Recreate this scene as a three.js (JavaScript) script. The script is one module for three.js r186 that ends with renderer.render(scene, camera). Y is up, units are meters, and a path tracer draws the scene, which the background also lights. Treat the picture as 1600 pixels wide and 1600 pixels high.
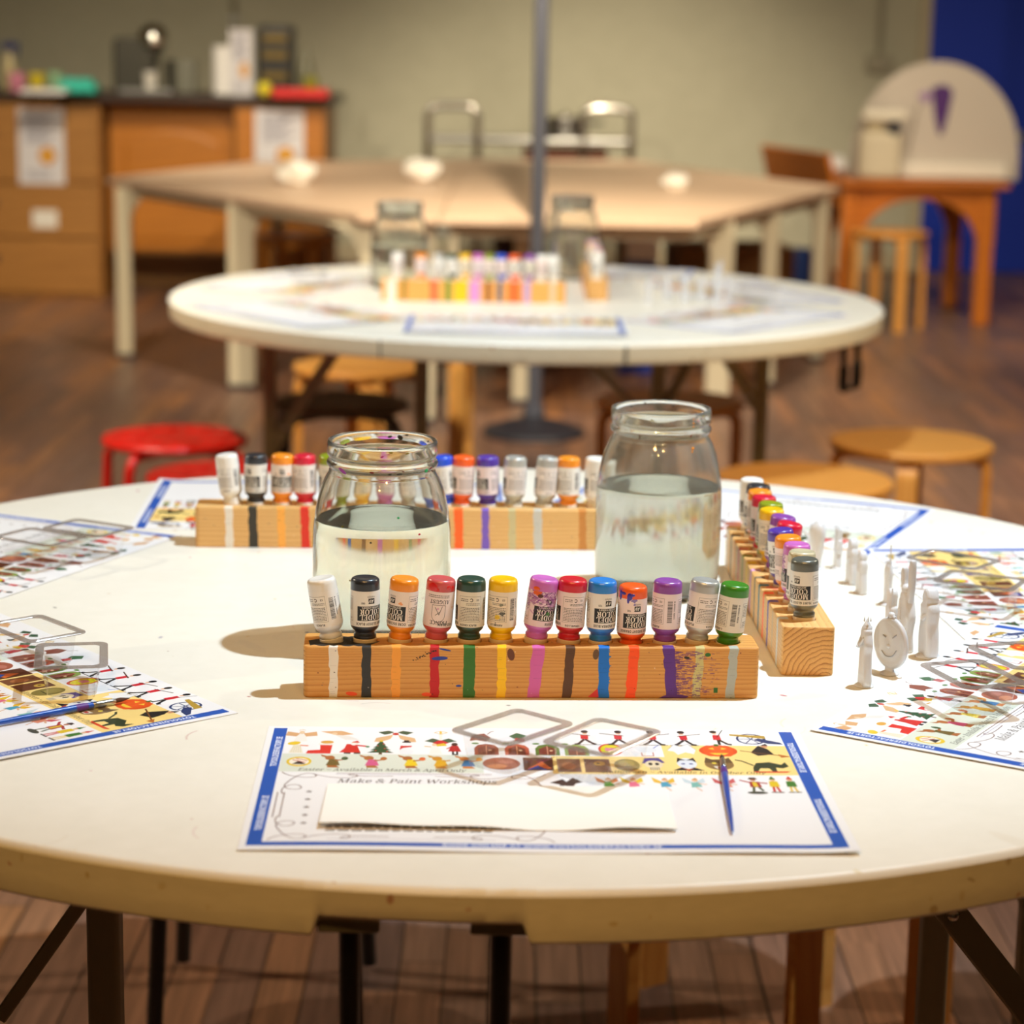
import * as THREE from 'three';
import { RoundedBoxGeometry } from 'three/addons/geometries/RoundedBoxGeometry.js';
import { mergeGeometries, mergeVertices, toCreasedNormals } from 'three/addons/utils/BufferGeometryUtils.js';

// ---------------------------------------------------------------- camera, exposure, lights
const scene = new THREE.Scene();
const renderer = new THREE.WebGLRenderer({ antialias: true });
renderer.toneMapping = THREE.LinearToneMapping;
renderer.toneMappingExposure = 1.0;
renderer.shadowMap.enabled = true;
const camera = new THREE.PerspectiveCamera(24.906, 1, 0.05, 60);
camera.position.set(0, 1.2914, 0);
camera.rotation.set(-0.202914, 0, 0.0179715);
camera.focus = 1.98;
camera.userData.fStop = 5.4;
scene.add(camera);
scene.background = new THREE.Color(0x000000);

const COOL = new THREE.Color().setRGB(0.72, 0.88, 1.0), WARM = new THREE.Color().setRGB(1.0, 0.56, 0.18), MILD = new THREE.Color().setRGB(1.0, 0.86, 0.64);
// [position, target, colour, candela, half angle in degrees, penumbra, label]
const LAMPS = [
  [[0.75, 2.7, -2.2], [0.06, 0.74, -2.36], COOL, 19.5, 35, 1.0, 'cool white track spotlight aimed at the nearest round table'],
  [[0.0, 2.7, -3.35], [0.05, 0.74, -4.95], COOL, 15.5, 32, 0.6, 'cool white track spotlight aimed at the second round table'],
  [[-0.45, 2.75, -0.3], [-0.1, 0.74, -2.2], WARM, 3.9, 42, 0.8, 'warm track spotlight above the camera, aimed at the nearest table'],
  [[-0.25, 2.75, 0.5], [0.1, 0.3, -2.0], WARM, 3.9, 42, 0.8, 'warm track spotlight behind the camera, low over the near table'],
  [[0.35, 2.75, -0.1], [0.5, 0.3, -3.2], WARM, 3.9, 42, 0.8, 'warm track spotlight aimed at the stools on the right'],
  [[-2.9, 2.75, -3.4], [-0.2, 0.0, -3.0], MILD, 14, 34, 0.8, 'added fill spotlight by the left wall, aimed under the nearest table'],  // unseen lamp, added to lighten the floor under the table
  [[2.9, 2.75, -3.6], [0.4, 0.0, -3.0], MILD, 14, 34, 0.8, 'added fill spotlight by the right wall, aimed under the nearest table'],  // its counterpart on the right, also an added fill
  [[-1.6, 2.75, -4.0], [-1.5, 0.0, -7.0], MILD, 40, 54, 0.8, 'added fill spotlight over the open floor on the left'],  // unseen wide fill, added to raise the general light on the left
  [[1.9, 2.75, -3.2], [1.3, 0.3, -5.4], MILD, 21, 40, 0.8, 'added fill spotlight over the birch stools'],  // unseen extra fill, added to brighten the stools
  [[1.8, 2.75, -5.6], [1.6, 0.0, -8.2], MILD, 26, 46, 0.8, 'added fill spotlight over the open floor on the right'],  // unseen wide fill, added to raise the general light on the right
  [[0.1, 2.75, -6.6], [0.0, 0.7, -8.9], MILD, 36, 34, 0.75, 'track spotlight above the plywood tables'],
  [[-1.5, 2.75, -8.4], [-1.7, 0.45, -11.3], MILD, 20, 31, 0.75, 'track spotlight aimed at the wooden counter'],
  [[0.4, 2.75, -10.2], [0.4, 0.0, -13.2], MILD, 28, 32, 0.9, 'track spotlight washing the lower back wall'],
  [[1.6, 2.75, -8.6], [1.9, 0.6, -11.1], MILD, 14, 40, 0.8, 'track spotlight aimed at the wooden side table'],
];

// ---------------------------------------------------------------- helpers
let seed = 11;
const rnd = () => { seed = (seed * 1664525 + 1013904223) >>> 0; return seed / 4294967296; };
const rr = (a, b) => a + (b - a) * rnd();
const V = (x, y, z) => new THREE.Vector3(x, y, z);
const D = Math.PI / 180;
const taken = {};
function numbered(n) { const k = taken[n] = (taken[n] ?? -1) + 1; return k ? n + '_' + String(k).padStart(3, '0') : n; }
function mesh(name, geo, mat, parent) {
  const m = new THREE.Mesh(Array.isArray(geo) ? mergeGeometries(geo.map((g) => strip(g))) : geo, mat);
  m.name = name; m.castShadow = m.receiveShadow = true; if (parent) parent.add(m); return m;
}
function strip(g) {
  const o = g.index ? g.toNonIndexed() : g;
  for (const k of Object.keys(o.attributes)) if (!['position', 'normal', 'uv'].includes(k)) o.deleteAttribute(k);
  o.clearGroups(); return o;
}
function thing(name, label, category, pos = [0, 0, 0], turn = 0, group) {
  const o = new THREE.Group(); o.name = numbered(name); o.position.set(...pos); o.rotation.y = turn;
  o.userData = { label, category }; if (group) o.userData.group = group; scene.add(o); return o;
}
function one(name, label, category, geo, mat, pos = [0, 0, 0], turn = 0, group) {
  const m = mesh(numbered(name), geo, mat, scene); m.position.set(...pos); m.rotation.y = turn;
  m.userData = { label, category }; if (group) m.userData.group = group; return m;
}
function copyOf(src, label, pos, turn) {
  const c = src.clone(); c.name = numbered(src.name.replace(/_\d{3}$/, '')); c.userData = { ...src.userData, label };
  c.position.set(...pos); c.rotation.y = turn; scene.add(c); return c;
}
function struct(name, geo, mat, parent = scene) { const m = mesh(name, geo, mat, parent); if (parent === scene) m.userData.kind = 'structure'; return m; }
const box = (w, h, d, x = 0, y = 0, z = 0) => new THREE.BoxGeometry(w, h, d).translate(x, y, z);
const rbox = (w, h, d, r = 0.003, x = 0, y = 0, z = 0, s = 2) => new RoundedBoxGeometry(w, h, d, s, Math.min(r, w / 2.01, h / 2.01, d / 2.01)).translate(x, y, z);
const lathe = (pts, n = 48) => new THREE.LatheGeometry(pts.map(([x, y]) => new THREE.Vector2(x, y)), n);
const cyl = (r1, r2, h, x = 0, y = 0, z = 0, n = 24) => new THREE.CylinderGeometry(r1, r2, h, n).translate(x, y, z);
const ball = (r, x = 0, y = 0, z = 0, n = 16) => new THREE.SphereGeometry(r, n, Math.max(8, n / 2 | 0)).translate(x, y, z);
const tube = (pts, r, n = 40, m = 12) => new THREE.TubeGeometry(new THREE.CatmullRomCurve3(pts.map((p) => V(...p)), false, 'catmullrom', 0.5), n, r, m);
function rod(a, b, r, n = 12) { const A = V(...a), B = V(...b), g = new THREE.CylinderGeometry(r, r, A.distanceTo(B), n); g.applyQuaternion(new THREE.Quaternion().setFromUnitVectors(V(0, 1, 0), B.clone().sub(A).normalize())); const c = A.add(B).multiplyScalar(0.5); return g.translate(c.x, c.y, c.z); }
function bar(a, b, w, t) { const A = V(...a), B = V(...b), g = new RoundedBoxGeometry(w, A.distanceTo(B), t, 2, Math.min(w, t) * 0.3); g.applyQuaternion(new THREE.Quaternion().setFromUnitVectors(V(0, 1, 0), B.clone().sub(A).normalize())); const c = A.add(B).multiplyScalar(0.5); return g.translate(c.x, c.y, c.z); }
function worldUV(g, s = 1) {   // uv in metres from the face's main direction
  const o = g.index ? g.toNonIndexed() : g, p = o.attributes.position, n = o.attributes.normal, uv = new Float32Array(p.count * 2);
  for (let i = 0; i < p.count; i++) {
    const ax = Math.abs(n.getX(i)), ay = Math.abs(n.getY(i)), az = Math.abs(n.getZ(i));
    const [u, v] = ay > ax && ay > az ? [p.getX(i), p.getZ(i)] : ax > az ? [p.getZ(i), p.getY(i)] : [p.getX(i), p.getY(i)];
    uv[2 * i] = u * s; uv[2 * i + 1] = v * s;
  }
  o.setAttribute('uv', new THREE.BufferAttribute(uv, 2)); return o;
}
// value noise for textures
const perm = Array.from({ length: 512 }, () => rnd());
function vn(x, y) {
  const xi = Math.floor(x), yi = Math.floor(y), f = x - xi, g = y - yi, h = (a, b) => perm[((a * 73 + b * 151) % 512 + 512) % 512];
  const s = f * f * (3 - 2 * f), t = g * g * (3 - 2 * g);
  return (h(xi, yi) * (1 - s) + h(xi + 1, yi) * s) * (1 - t) + (h(xi, yi + 1) * (1 - s) + h(xi + 1, yi + 1) * s) * t;
}
const fbm = (x, y) => (vn(x, y) * 4 + vn(x * 2.1, y * 2.1) * 2 + vn(x * 4.3, y * 4.3)) / 7;
function canvas(w, h, draw) { const c = document.createElement('canvas'); c.width = w; c.height = h; draw(c.getContext('2d'), w, h); return c; }
function ctex(c, wrap) { const t = new THREE.CanvasTexture(c); t.colorSpace = THREE.SRGBColorSpace; t.anisotropy = 8; if (wrap) t.wrapS = t.wrapT = THREE.RepeatWrapping; return t; }
function pixels(ctx, w, h, f) { const im = ctx.createImageData(w, h); for (let y = 0; y < h; y++) for (let x = 0; x < w; x++) { const c = f(x, y), i = (y * w + x) * 4; im.data[i] = c[0]; im.data[i + 1] = c[1]; im.data[i + 2] = c[2]; im.data[i + 3] = 255; } ctx.putImageData(im, 0, 0); }
const mix = (a, b, t) => [a[0] + (b[0] - a[0]) * t, a[1] + (b[1] - a[1]) * t, a[2] + (b[2] - a[2]) * t];
const rgb = (c, a = 1) => `rgba(${c[0] | 0},${c[1] | 0},${c[2] | 0},${a})`;
function grain(ctx, w, h, light, dark, lines, wob = 0.02, ox = 0) {   // growth lines along x
  pixels(ctx, w, h, (x, y) => {
    const v = Math.pow(y / h, 0.7) * lines + (fbm(x / w * 3 + ox, y / h * 2 + ox) - 0.5) * lines * wob * 12;
    const k = v - Math.floor(v), ring = Math.pow(k, 3) * 0.8 + 0.2 * vn(x / w * 12, y / h * lines * 6);
    return mix(light, dark, Math.min(1, ring * 0.75 + (vn(x / w * 40 + ox, y * 0.9) - 0.5) * 0.16 + 0.1));
  });
}
const std = (color, rough = 0.6, o = {}) => new THREE.MeshStandardMaterial({ color, roughness: rough, ...o });
const phys = (color, rough, o = {}) => new THREE.MeshPhysicalMaterial({ color, roughness: rough, ...o });

// ---------------------------------------------------------------- textures and materials
function woodMat(light, dark, lines, reps, rough = 0.5, ox = 0, w = 512, h = 256) {
  const t = ctex(canvas(w, h, (c) => grain(c, w, h, light, dark, lines, 0.02, ox)), true); t.repeat.set(...reps);
  return std(0xffffff, rough, { map: t });
}
const birch = woodMat([232, 168, 86], [208, 138, 58], 7, [2, 4], 0.42, 3);
const orangeWood = woodMat([198, 114, 26], [164, 84, 14], 8, [1.5, 3], 0.4, 5);
const counterWood = woodMat([176, 124, 60], [144, 95, 40], 9, [1.2, 2], 0.45, 9);
const doorWood = woodMat([196, 124, 36], [162, 95, 22], 9, [1, 2.4], 0.4, 13);
const plyTop = woodMat([236, 206, 178], [226, 192, 160], 8, [0.6, 1.6], 0.4, 21);
const blackMetal = phys(0x0c0c0c, 0.32, { clearcoat: 0.4 });
const oliveMetal = std(0x857f66, 0.45, { metalness: 0.15 });
const chrome = std(0xd2cfc6, 0.18, { metalness: 1 });
const steel = std(0xb9b9b6, 0.3, { metalness: 1 });
const greyPaint = phys(0x50525c, 0.4, { clearcoat: 0.3 });
const darkBase = phys(0x2b2b33, 0.45);
const redPaint = phys(0xc8170e, 0.35, { clearcoat: 0.5 });
const blackWood = std(0x574d42, 0.55);
const legPaint = std(0xcfc4a8, 0.5);
const white = std(0xe9e5dc, 0.5);
const paper = std(0xf2f0ee, 0.8);
const pewter = phys(0xd3d5d9, 0.36, { clearcoat: 0.3 });
const wallPaint = (() => {
  const t = ctex(canvas(256, 256, (c) => pixels(c, 256, 256, (x, y) => { const n = fbm(x / 9, y / 9) * 8 + fbm(x / 60, y / 60) * 8; return [184 + n, 181 + n, 158 + n]; })), true); t.repeat.set(0.7, 0.7);
  return std(0xffffff, 0.85, { map: t });
})();
const ceilPaint = std(0x8a8066, 0.9);
const blueDoor = phys(0x0436c0, 0.65);
const plasticTop = (() => {
  const W = 1536, t = ctex(canvas(W, W, (c) => {
    pixels(c, W, W, (x, y) => { const n = (fbm(x / 14, y / 14) - 0.5) * 5 + (fbm(x / 150, y / 150) - 0.5) * 7; return [240 + n, 236 + n, 224 + n * 1.2]; });
    const cols = ['#6b4a40', '#a03a58', '#30302e', '#b08a60', '#5a5a80', '#8a2a2a', '#c8b070'];
    for (let i = 0; i < 210; i++) { c.fillStyle = cols[i % 7]; c.globalAlpha = rr(0.25, 0.75); const s = rr(0.5, 2.0); c.beginPath(); c.ellipse(rr(0, W), rr(0, W), s * rr(1, 2.4), s, rr(0, 3), 0, 7); c.fill(); }
    for (let i = 0; i < 60; i++) { c.globalAlpha = rr(0.12, 0.3); c.strokeStyle = cols[i % 7]; c.lineWidth = rr(0.6, 1.4); const x = rr(0, W), y = rr(0, W), a = rr(0, 6); c.beginPath(); c.moveTo(x, y); c.quadraticCurveTo(x + 14 * Math.cos(a), y + 14 * Math.sin(a), x + 25 * Math.cos(a + 0.5), y + 25 * Math.sin(a + 0.5)); c.stroke(); }
    for (let i = 0; i < 26; i++) { c.globalAlpha = rr(0.03, 0.08); c.fillStyle = ['#b070a0', '#b09060', '#8080b0'][i % 3]; c.beginPath(); c.ellipse(rr(0, W), rr(0, W), rr(10, 40), rr(5, 16), rr(0, 3), 0, 7); c.fill(); }
    c.globalAlpha = 1;
  }));
  return phys(0xffffff, 0.4, { map: t });
})();
const plasticRim = (() => {
  const t = ctex(canvas(2048, 64, (c) => {
    pixels(c, 2048, 64, (x, y) => { const n = (fbm(x / 20, y / 5) - 0.5) * 10; return [236 + n, 226 + n, 198 + n]; });
    for (let i = 0; i < 26; i++) { c.globalAlpha = rr(0.2, 0.5); c.fillStyle = ['#b8924a', '#a05038', '#b89a50', '#a08050'][i % 4]; c.beginPath(); c.ellipse(rr(0, 2048), rr(6, 60), rr(1, 7), rr(1, 5), rr(-0.4, 0.4), 0, 7); c.fill(); }
    c.globalAlpha = 1;
  }), true);
  return phys(0xffffff, 0.38, { map: t });
})();
const glass = phys(0xf8f9f2, 0.03, { transmission: 0.965, thickness: 0.003, ior: 1.45 }), filmGlass = phys(0xf6f7f0, 0.05, { transmission: 0.92, thickness: 0.003, ior: 1.45 });   // rinsing jars carry a dull film of dried paint water
const waterClear = phys(0xfdfcf4, 0.03, { transmission: 0.985, thickness: 0.1, ior: 1.33 });
const waterMilky = phys(0xfbfbf4, 0.08, { transmission: 0.92, thickness: 0.1, ior: 1.33 });
const clearPlastic = phys(0xfafafa, 0.04, { transmission: 1, thickness: 0, ior: 1.35 });
const frosted = phys(0xdcd6d2, 0.12, { transmission: 0.85, thickness: 0 });

// ---------------------------------------------------------------- the room
const FX0 = -4.2, FX1 = 4.2, FZ0 = -13.4, FZ1 = 2.6, CEIL = 3.0;
const floorMats = [];
for (let k = 0; k < 5; k++) {
  const tones = [[[142, 103, 82], [162, 117, 86], [120, 92, 80]], [[133, 100, 86], [149, 111, 90], [169, 118, 80]], [[114, 92, 86], [136, 106, 90], [128, 96, 78]], [[153, 111, 86], [131, 100, 83], [114, 89, 78]], [[124, 96, 86], [174, 122, 82], [136, 102, 82]]][k];
  const t = ctex(canvas(96, 768, (c, w, h) => {
    for (let s = 0; s < 3; s++) for (let y = -rr(0, 200); y < h;) {
      const L = rr(200, 420), b = mix(tones[Math.floor(rnd() * 3)], tones[s], 0.4), o = rr(0, 50);
      for (let yy = Math.max(0, y | 0); yy < Math.min(h, y + L - 1.5); yy++) for (let x = s * 32; x < s * 32 + 31; x++) {
        const v = 0.86 + 0.24 * vn(x * 0.45 + o, yy * 0.012 + o) + 0.08 * vn(x * 1.7, yy * 0.05); c.fillStyle = rgb([b[0] * v, b[1] * v, b[2] * v]); c.fillRect(x, yy, 1, 1);
      }
      y += L;
    }
  }));
  floorMats.push(phys(0xffffff, 0.38, { map: t }));
}
const floor = new THREE.Group(); floor.name = 'floor'; floor.userData.kind = 'structure'; scene.add(floor);
mesh('subfloor', box(FX1 - FX0 + 0.4, 0.1, FZ1 - FZ0 + 0.4, (FX0 + FX1) / 2, -0.062, (FZ0 + FZ1) / 2), std(0x7a5844, 0.5), floor);
{
  const PW = 0.19, PL = 1.28, g0 = new RoundedBoxGeometry(PW - 0.0004, 0.012, PL - 0.0006, 1, 0.0005).translate(0, -0.006, 0); const rest = [];
  const uv = g0.attributes.uv, p = g0.attributes.position; for (let i = 0; i < uv.count; i++) uv.setXY(i, p.getX(i) / PW + 0.5, p.getZ(i) / PL + 0.5);
  let n = 0;
  for (let c = 0; FX0 + c * PW < FX1; c++) for (let z = FZ0 - (c * 0.47 % 1) * PL; z < FZ1; z += PL) {
    const x = FX0 + (c + 0.5) * PW, zc = z + PL / 2; if (zc > FZ1 || zc < FZ0 || x > FX1 - 0.05) continue;
    const far = Math.max(0.1, -(zc - 0.6)), seen = zc < -1.9 && Math.abs(x) < 0.24 * far + 0.15;
    if (seen && n < 300) { const m = mesh('plank', g0, floorMats[Math.floor(rnd() * 5)], floor); m.position.set(x, 0, zc); if (rnd() < 0.5) m.rotation.y = Math.PI; n++; } else rest.push(g0.clone().translate(x, 0, zc));
  }
  const m = mesh('outer_planks', rest, floorMats[0], floor); m.userData.kind = 'stuff';
}
struct('wall_back', worldUV(box(FX1 - FX0 + 0.4, CEIL + 0.2, 0.2, 0, CEIL / 2, FZ0 - 0.1)), wallPaint);
struct('wall_front', worldUV(box(FX1 - FX0 + 0.4, CEIL + 0.2, 0.2, 0, CEIL / 2, FZ1 + 0.1)), wallPaint);
struct('wall_left', worldUV(box(0.2, CEIL + 0.2, FZ1 - FZ0, FX0 - 0.1, CEIL / 2, (FZ0 + FZ1) / 2)), wallPaint);
struct('wall_right', worldUV(box(0.2, CEIL + 0.2, FZ1 - FZ0, FX1 + 0.1, CEIL / 2, (FZ0 + FZ1) / 2)), wallPaint);
struct('ceiling', box(FX1 - FX0 + 0.4, 0.2, FZ1 - FZ0 + 0.4, 0, CEIL + 0.1, (FZ0 + FZ1) / 2), ceilPaint);
struct('baseboard_back', rbox(6.4, 0.1, 0.018, 0.004, FX0 + 3.2, 0.05, FZ0 + 0.009), std(0xbfb294, 0.6));
{
  const d = new THREE.Group(); d.name = 'door_1'; d.userData = { kind: 'structure', label: 'wide bright blue painted door in the back right corner' }; scene.add(d);
  mesh('door_leaf', rbox(1.86, 2.4, 0.045, 0.004, 3.24, 1.203, FZ0 + 0.04), blueDoor, d);
  mesh('door_frame', [box(0.05, 2.46, 0.07, 2.283, 1.23, FZ0 + 0.035), box(1.94, 0.05, 0.07, 3.24, 2.435, FZ0 + 0.035)], std(0xc9bd9f, 0.6), d);
  mesh('door_handle', [cyl(0.026, 0.026, 0.012, 0, 0, 0).rotateX(Math.PI / 2).translate(2.86, 0.78, FZ0 + 0.07), rod([2.86, 0.78, FZ0 + 0.07], [2.86, 0.78, FZ0 + 0.115], 0.009), rod([2.86, 0.78, FZ0 + 0.115], [2.98, 0.78, FZ0 + 0.115], 0.009)], steel, d);
}
{
  const t = thing('socket_box', 'grey wall socket box with conduit rising to the ceiling beside the blue door', 'socket', [2.03, 1.17, FZ0]);
  mesh('box', rbox(0.15, 0.09, 0.06, 0.008, 0, 0, 0.03), std(0xa39c86, 0.5), t);
  mesh('conduit', cyl(0.017, 0.017, CEIL - 1.215, 0, (CEIL - 1.17 + 0.045) / 2, 0.025), std(0x9b957f, 0.5), t);
}
{
  const t = thing('wall_conduit', 'thin grey conduit running up the wall above the counter', 'conduit', [-1.62, 1.05, FZ0]);
  mesh('pipe', cyl(0.016, 0.016, CEIL - 1.05, 0, (CEIL - 1.05) / 2, 0.02), std(0x8d866e, 0.5), t);
  for (const y of [0.3, 1.0, 1.6]) mesh('clip', rbox(0.055, 0.02, 0.03, 0.003, 0, y, 0.018), steel, t);
}
// ceiling spotlights
const lampShell = std(0x202020, 0.5);
for (const [p, t, col, cd, ang, pen, label] of LAMPS) {
  const o = thing('track_spotlight', label, 'spotlight', p);
  const dir = V(...t).sub(V(...p)).normalize(), q = new THREE.Quaternion().setFromUnitVectors(V(0, -1, 0), dir);
  mesh('lamp_head', lathe([[0.0001, 0.13], [0.03, 0.128], [0.042, 0.11], [0.046, 0.02], [0.046, 0.0], [0.043, 0.0], [0.041, 0.03], [0.0001, 0.032]], 24).applyQuaternion(q), lampShell, o);
  mesh('lens', cyl(0.012, 0.012, 0.003, 0, 0.028, 0).applyQuaternion(q), std(0x000000, 0.5, { emissive: col, emissiveIntensity: 60 }), o);
  mesh('stem', rod([0, 0.05, 0], [0, CEIL - p[1], 0], 0.009), lampShell, o);
  const s = new THREE.SpotLight(col, cd, 0, ang * D, pen, 2); s.position.copy(dir.clone().multiplyScalar(0.004)); s.castShadow = true; s.shadow.radius = 1.2; s.name = 'lamp_light';
  s.target.position.copy(V(...t).sub(V(...p))); s.target.name = 'lamp_aim'; o.add(s); o.add(s.target);
}

// ---------------------------------------------------------------- round folding tables
const TT = 0.74, R = 0.76;
function roundTop(notches) {   // blow-moulded top with a rounded edge; the rim is cut away from below at the notches
  const angs = []; for (let i = 0; i <= 220; i++) angs.push(i / 220 * Math.PI * 2);
  for (const [c, w] of notches) for (const q of [-1, 1]) for (let k = -8; k <= 8; k++) angs.push((c + q * (w / 2 - 0.004 + k * 0.0009) / R + Math.PI * 4) % (Math.PI * 2));
  angs.sort((x, y) => x - y); const N = angs.length - 1, prof = (b) => [[0.0001, 0], [0.45, 0], [R - 0.006, 0], [R - 0.002, -0.0016], [R, -0.006], [R - 0.0015, b * 0.55], [R - 0.003, b + 0.003], [R - 0.006, b], [R - 0.02, b], [R - 0.024, b + 0.004], [R - 0.026, -0.02], [0.0001, -0.02]];
  const P = [], UV = [], I = [], M = prof(-0.04).length;
  for (let i = 0; i <= N; i++) {
    const a = angs[i]; let b = -0.041;
    for (const [c, w] of notches) { let d = Math.abs(((a - c + Math.PI * 3) % (Math.PI * 2)) - Math.PI) * R; const e = Math.min(1, Math.max(0, (w / 2 - d) / 0.007)); b += 0.014 * e * e * (3 - 2 * e); }
    prof(b).forEach(([r, y], j) => { P.push(Math.sin(a) * r, y, Math.cos(a) * r); UV.push(j > 3 && j < 8 ? a * R / 1.2 : Math.sin(a) * r / 1.53 + 0.5, j > 3 && j < 8 ? (y + 0.05) / 0.05 : -Math.cos(a) * r / 1.53 + 0.5); });
  }
  for (let i = 0; i < N; i++) for (let j = 0; j < M - 1; j++) { const a = i * M + j, b = a + M; I.push(a, a + 1, b, b, a + 1, b + 1); }
  const make = (lo, hi) => {
    const g = new THREE.BufferGeometry(); g.setAttribute('position', new THREE.Float32BufferAttribute(P, 3)); g.setAttribute('uv', new THREE.Float32BufferAttribute(UV, 2));
    const idx = []; for (let t = 0; t < I.length; t += 6) { const j = (t / 6) % (M - 1); if (j >= lo && j < hi) idx.push(...[0, 2, 1, 3, 5, 4].map((k) => I[t + k])); }
    g.setIndex(idx); g.computeVertexNormals(); return g;
  };
  return [make(0, 4), make(4, M - 1)];
}
function foldingTable(label, pos, notches, legs, braces) {
  const t = thing('round_folding_table', label, 'table', [pos[0], TT, pos[1]]);
  const [a, b] = roundTop(notches);
  mesh('table_top', a, plasticTop, t); mesh('rim', b, plasticRim, t);
  for (const [x, z] of legs) { const g = mesh('leg', rbox(0.028, 0.69, 0.028, 0.006, x, -0.375, z), oliveMetal, t); mesh('foot', rbox(0.034, 0.02, 0.034, 0.004, x, -0.73, z), blackMetal, g); }
  for (const [p, q, bw = 0.026] of braces) { const g = mesh('brace', bar(p, q, bw, 0.006), oliveMetal, t); mesh('rivet', ball(0.006, p[0] * 0.8 + q[0] * 0.2, p[1] * 0.8 + q[1] * 0.2, p[2] * 0.8 + q[2] * 0.2 + 0.004, 10), steel, g); }
  return t;
}
const T1 = [-0.0126, -2.2064], T2 = [0.0221, -4.9708];
const t1 = foldingTable('nearest round white folding table covered with paint bottles and printed sheets', T1, [[-0.058, 0.15], [Math.PI - 0.06, 0.15]],
  [[-0.325, 0.36], [0.445, 0.006], [0.58, -0.15], [-0.58, -0.02]],
  [[[-0.30, -0.10, 0.41], [-0.405, -0.255, 0.41], 0.012], [[0.375, -0.155, 0.32], [0.49, -0.30, 0.30]], [[0.58, -0.36, -0.15], [0.5, -0.05, -0.3]], [[-0.58, -0.36, -0.02], [-0.5, -0.05, -0.2]]]);
for (const q of [-1, 1]) mesh('cross_tube', rod(q < 0 ? [-0.325, -0.62, 0.36] : [0.445, -0.62, 0.006], q < 0 ? [-0.58, -0.62, -0.02] : [0.58, -0.62, -0.15], 0.011), oliveMetal, t1);
for (const x of [-0.0925, 0.0105]) {   // folding leg tubes hung in the front notch
  const l = mesh('front_leg', tube([[x, -0.034, 0.722], [x, -0.05, 0.722], [x, -0.4, 0.715], [x, -0.739, 0.70]], 0.0075, 24), blackMetal, t1);
  mesh('leg_bracket', rbox(0.042, 0.0085, 0.016, 0.002, x, -0.0385, 0.728), oliveMetal, l);
}
mesh('front_cross_tube', rod([-0.0925, -0.7, 0.702], [0.0105, -0.7, 0.702], 0.007), blackMetal, t1);
const t2 = foldingTable('second round white folding table in the middle of the room', T2, [[Math.PI / 2 - 0.14, 0.1]],
  [[-0.54, 0.10], [-0.21, 0.30], [0.27, 0.3], [0.50, 0.12]],
  [[[-0.54, -0.33, 0.1], [-0.36, -0.04, 0.2]], [[0.50, -0.22, 0.12], [0.38, -0.04, 0.2]], [[0.09, -0.04, 0.45], [0.24, -0.2, 0.3]], [[0.35, -0.04, 0.34], [0.27, -0.22, 0.3]]]);
mesh('table_clip', [tube([[0.655, -0.035, 0.2], [0.66, -0.1, 0.2], [0.66, -0.15, 0.2]], 0.007, 12), tube([[0.69, -0.035, 0.17], [0.692, -0.1, 0.17], [0.692, -0.145, 0.17]], 0.007, 12), rbox(0.02, 0.055, 0.02, 0.006, 0.66, -0.135, 0.2), rbox(0.02, 0.055, 0.02, 0.006, 0.692, -0.13, 0.17), rod([0.66, -0.16, 0.2], [0.692, -0.155, 0.17], 0.006)], blackMetal, t2);
for (const x of [-0.272, 0.182]) { const z = Math.sqrt(0.76 * 0.76 - x * x) - 0.0005; mesh('rim_seam_and_shade', bar([x, -0.006, z], [x, -0.04, z - 0.002], x > 0 ? 0.008 : 0.004, 0.004), std(0x8c8472, 0.7), t2); }  // left strip is a seam; the wider right one paints the notch shadow

// ---------------------------------------------------------------- wooden bottle blocks
const BW = 0.047, BH = 0.0445;
const PINE = [[222, 166, 88], [186, 116, 44]], PINE2 = [[232, 190, 124], [206, 152, 84]];
function splat(c, x, y, r, col, n = 9) { c.fillStyle = col; c.beginPath(); for (let i = 0; i <= n; i++) { const a = i / n * 6.283, q = r * rr(0.6, 1.3); c.lineTo(x + q * Math.cos(a) * 1.5, y + q * Math.sin(a)); } c.fill(); }
function faceTex(L, stripes, tones, extra, lines = 10, ox = 0) {
  const W = 2048, H = Math.round(W * BH / L);
  return ctex(canvas(W, H, (c) => {
    grain(c, W, H, tones[0], tones[1], lines, 0.012, ox);
    for (const [u, col, wd = 0.0075, lean = 0] of stripes) {
      const x0 = u * W, hw = wd / L * W / 2; c.fillStyle = col; c.beginPath();
      for (let k = 0; k <= 16; k++) c.lineTo(x0 - hw + lean * k / 16 + (vn(k * 0.7, u * 90) - 0.5) * 9, k / 16 * H);
      for (let k = 16; k >= 0; k--) c.lineTo(x0 + hw + lean * k / 16 + (vn(k * 0.7, u * 70 + 9) - 0.5) * 9, k / 16 * H);
      c.fill(); c.globalAlpha = 0.12; c.fillStyle = '#000'; for (let k = 0; k < 7; k++) c.fillRect(x0 - hw * 0.8, rr(0, H), hw * rr(0.6, 1.6), 1.5); c.globalAlpha = 1;
    }
    for (let i = 0; i < 46; i++) { c.globalAlpha = rr(0.5, 0.9); splat(c, rr(0, W), rr(0, H), rr(0.8, 3), ['#1c1a18', '#5a1c1c', '#2a2050', '#3a2412', '#ece4d8'][i % 5], 6); }
    c.globalAlpha = 1; if (extra) extra(c, W, H);
  }));
}
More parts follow.
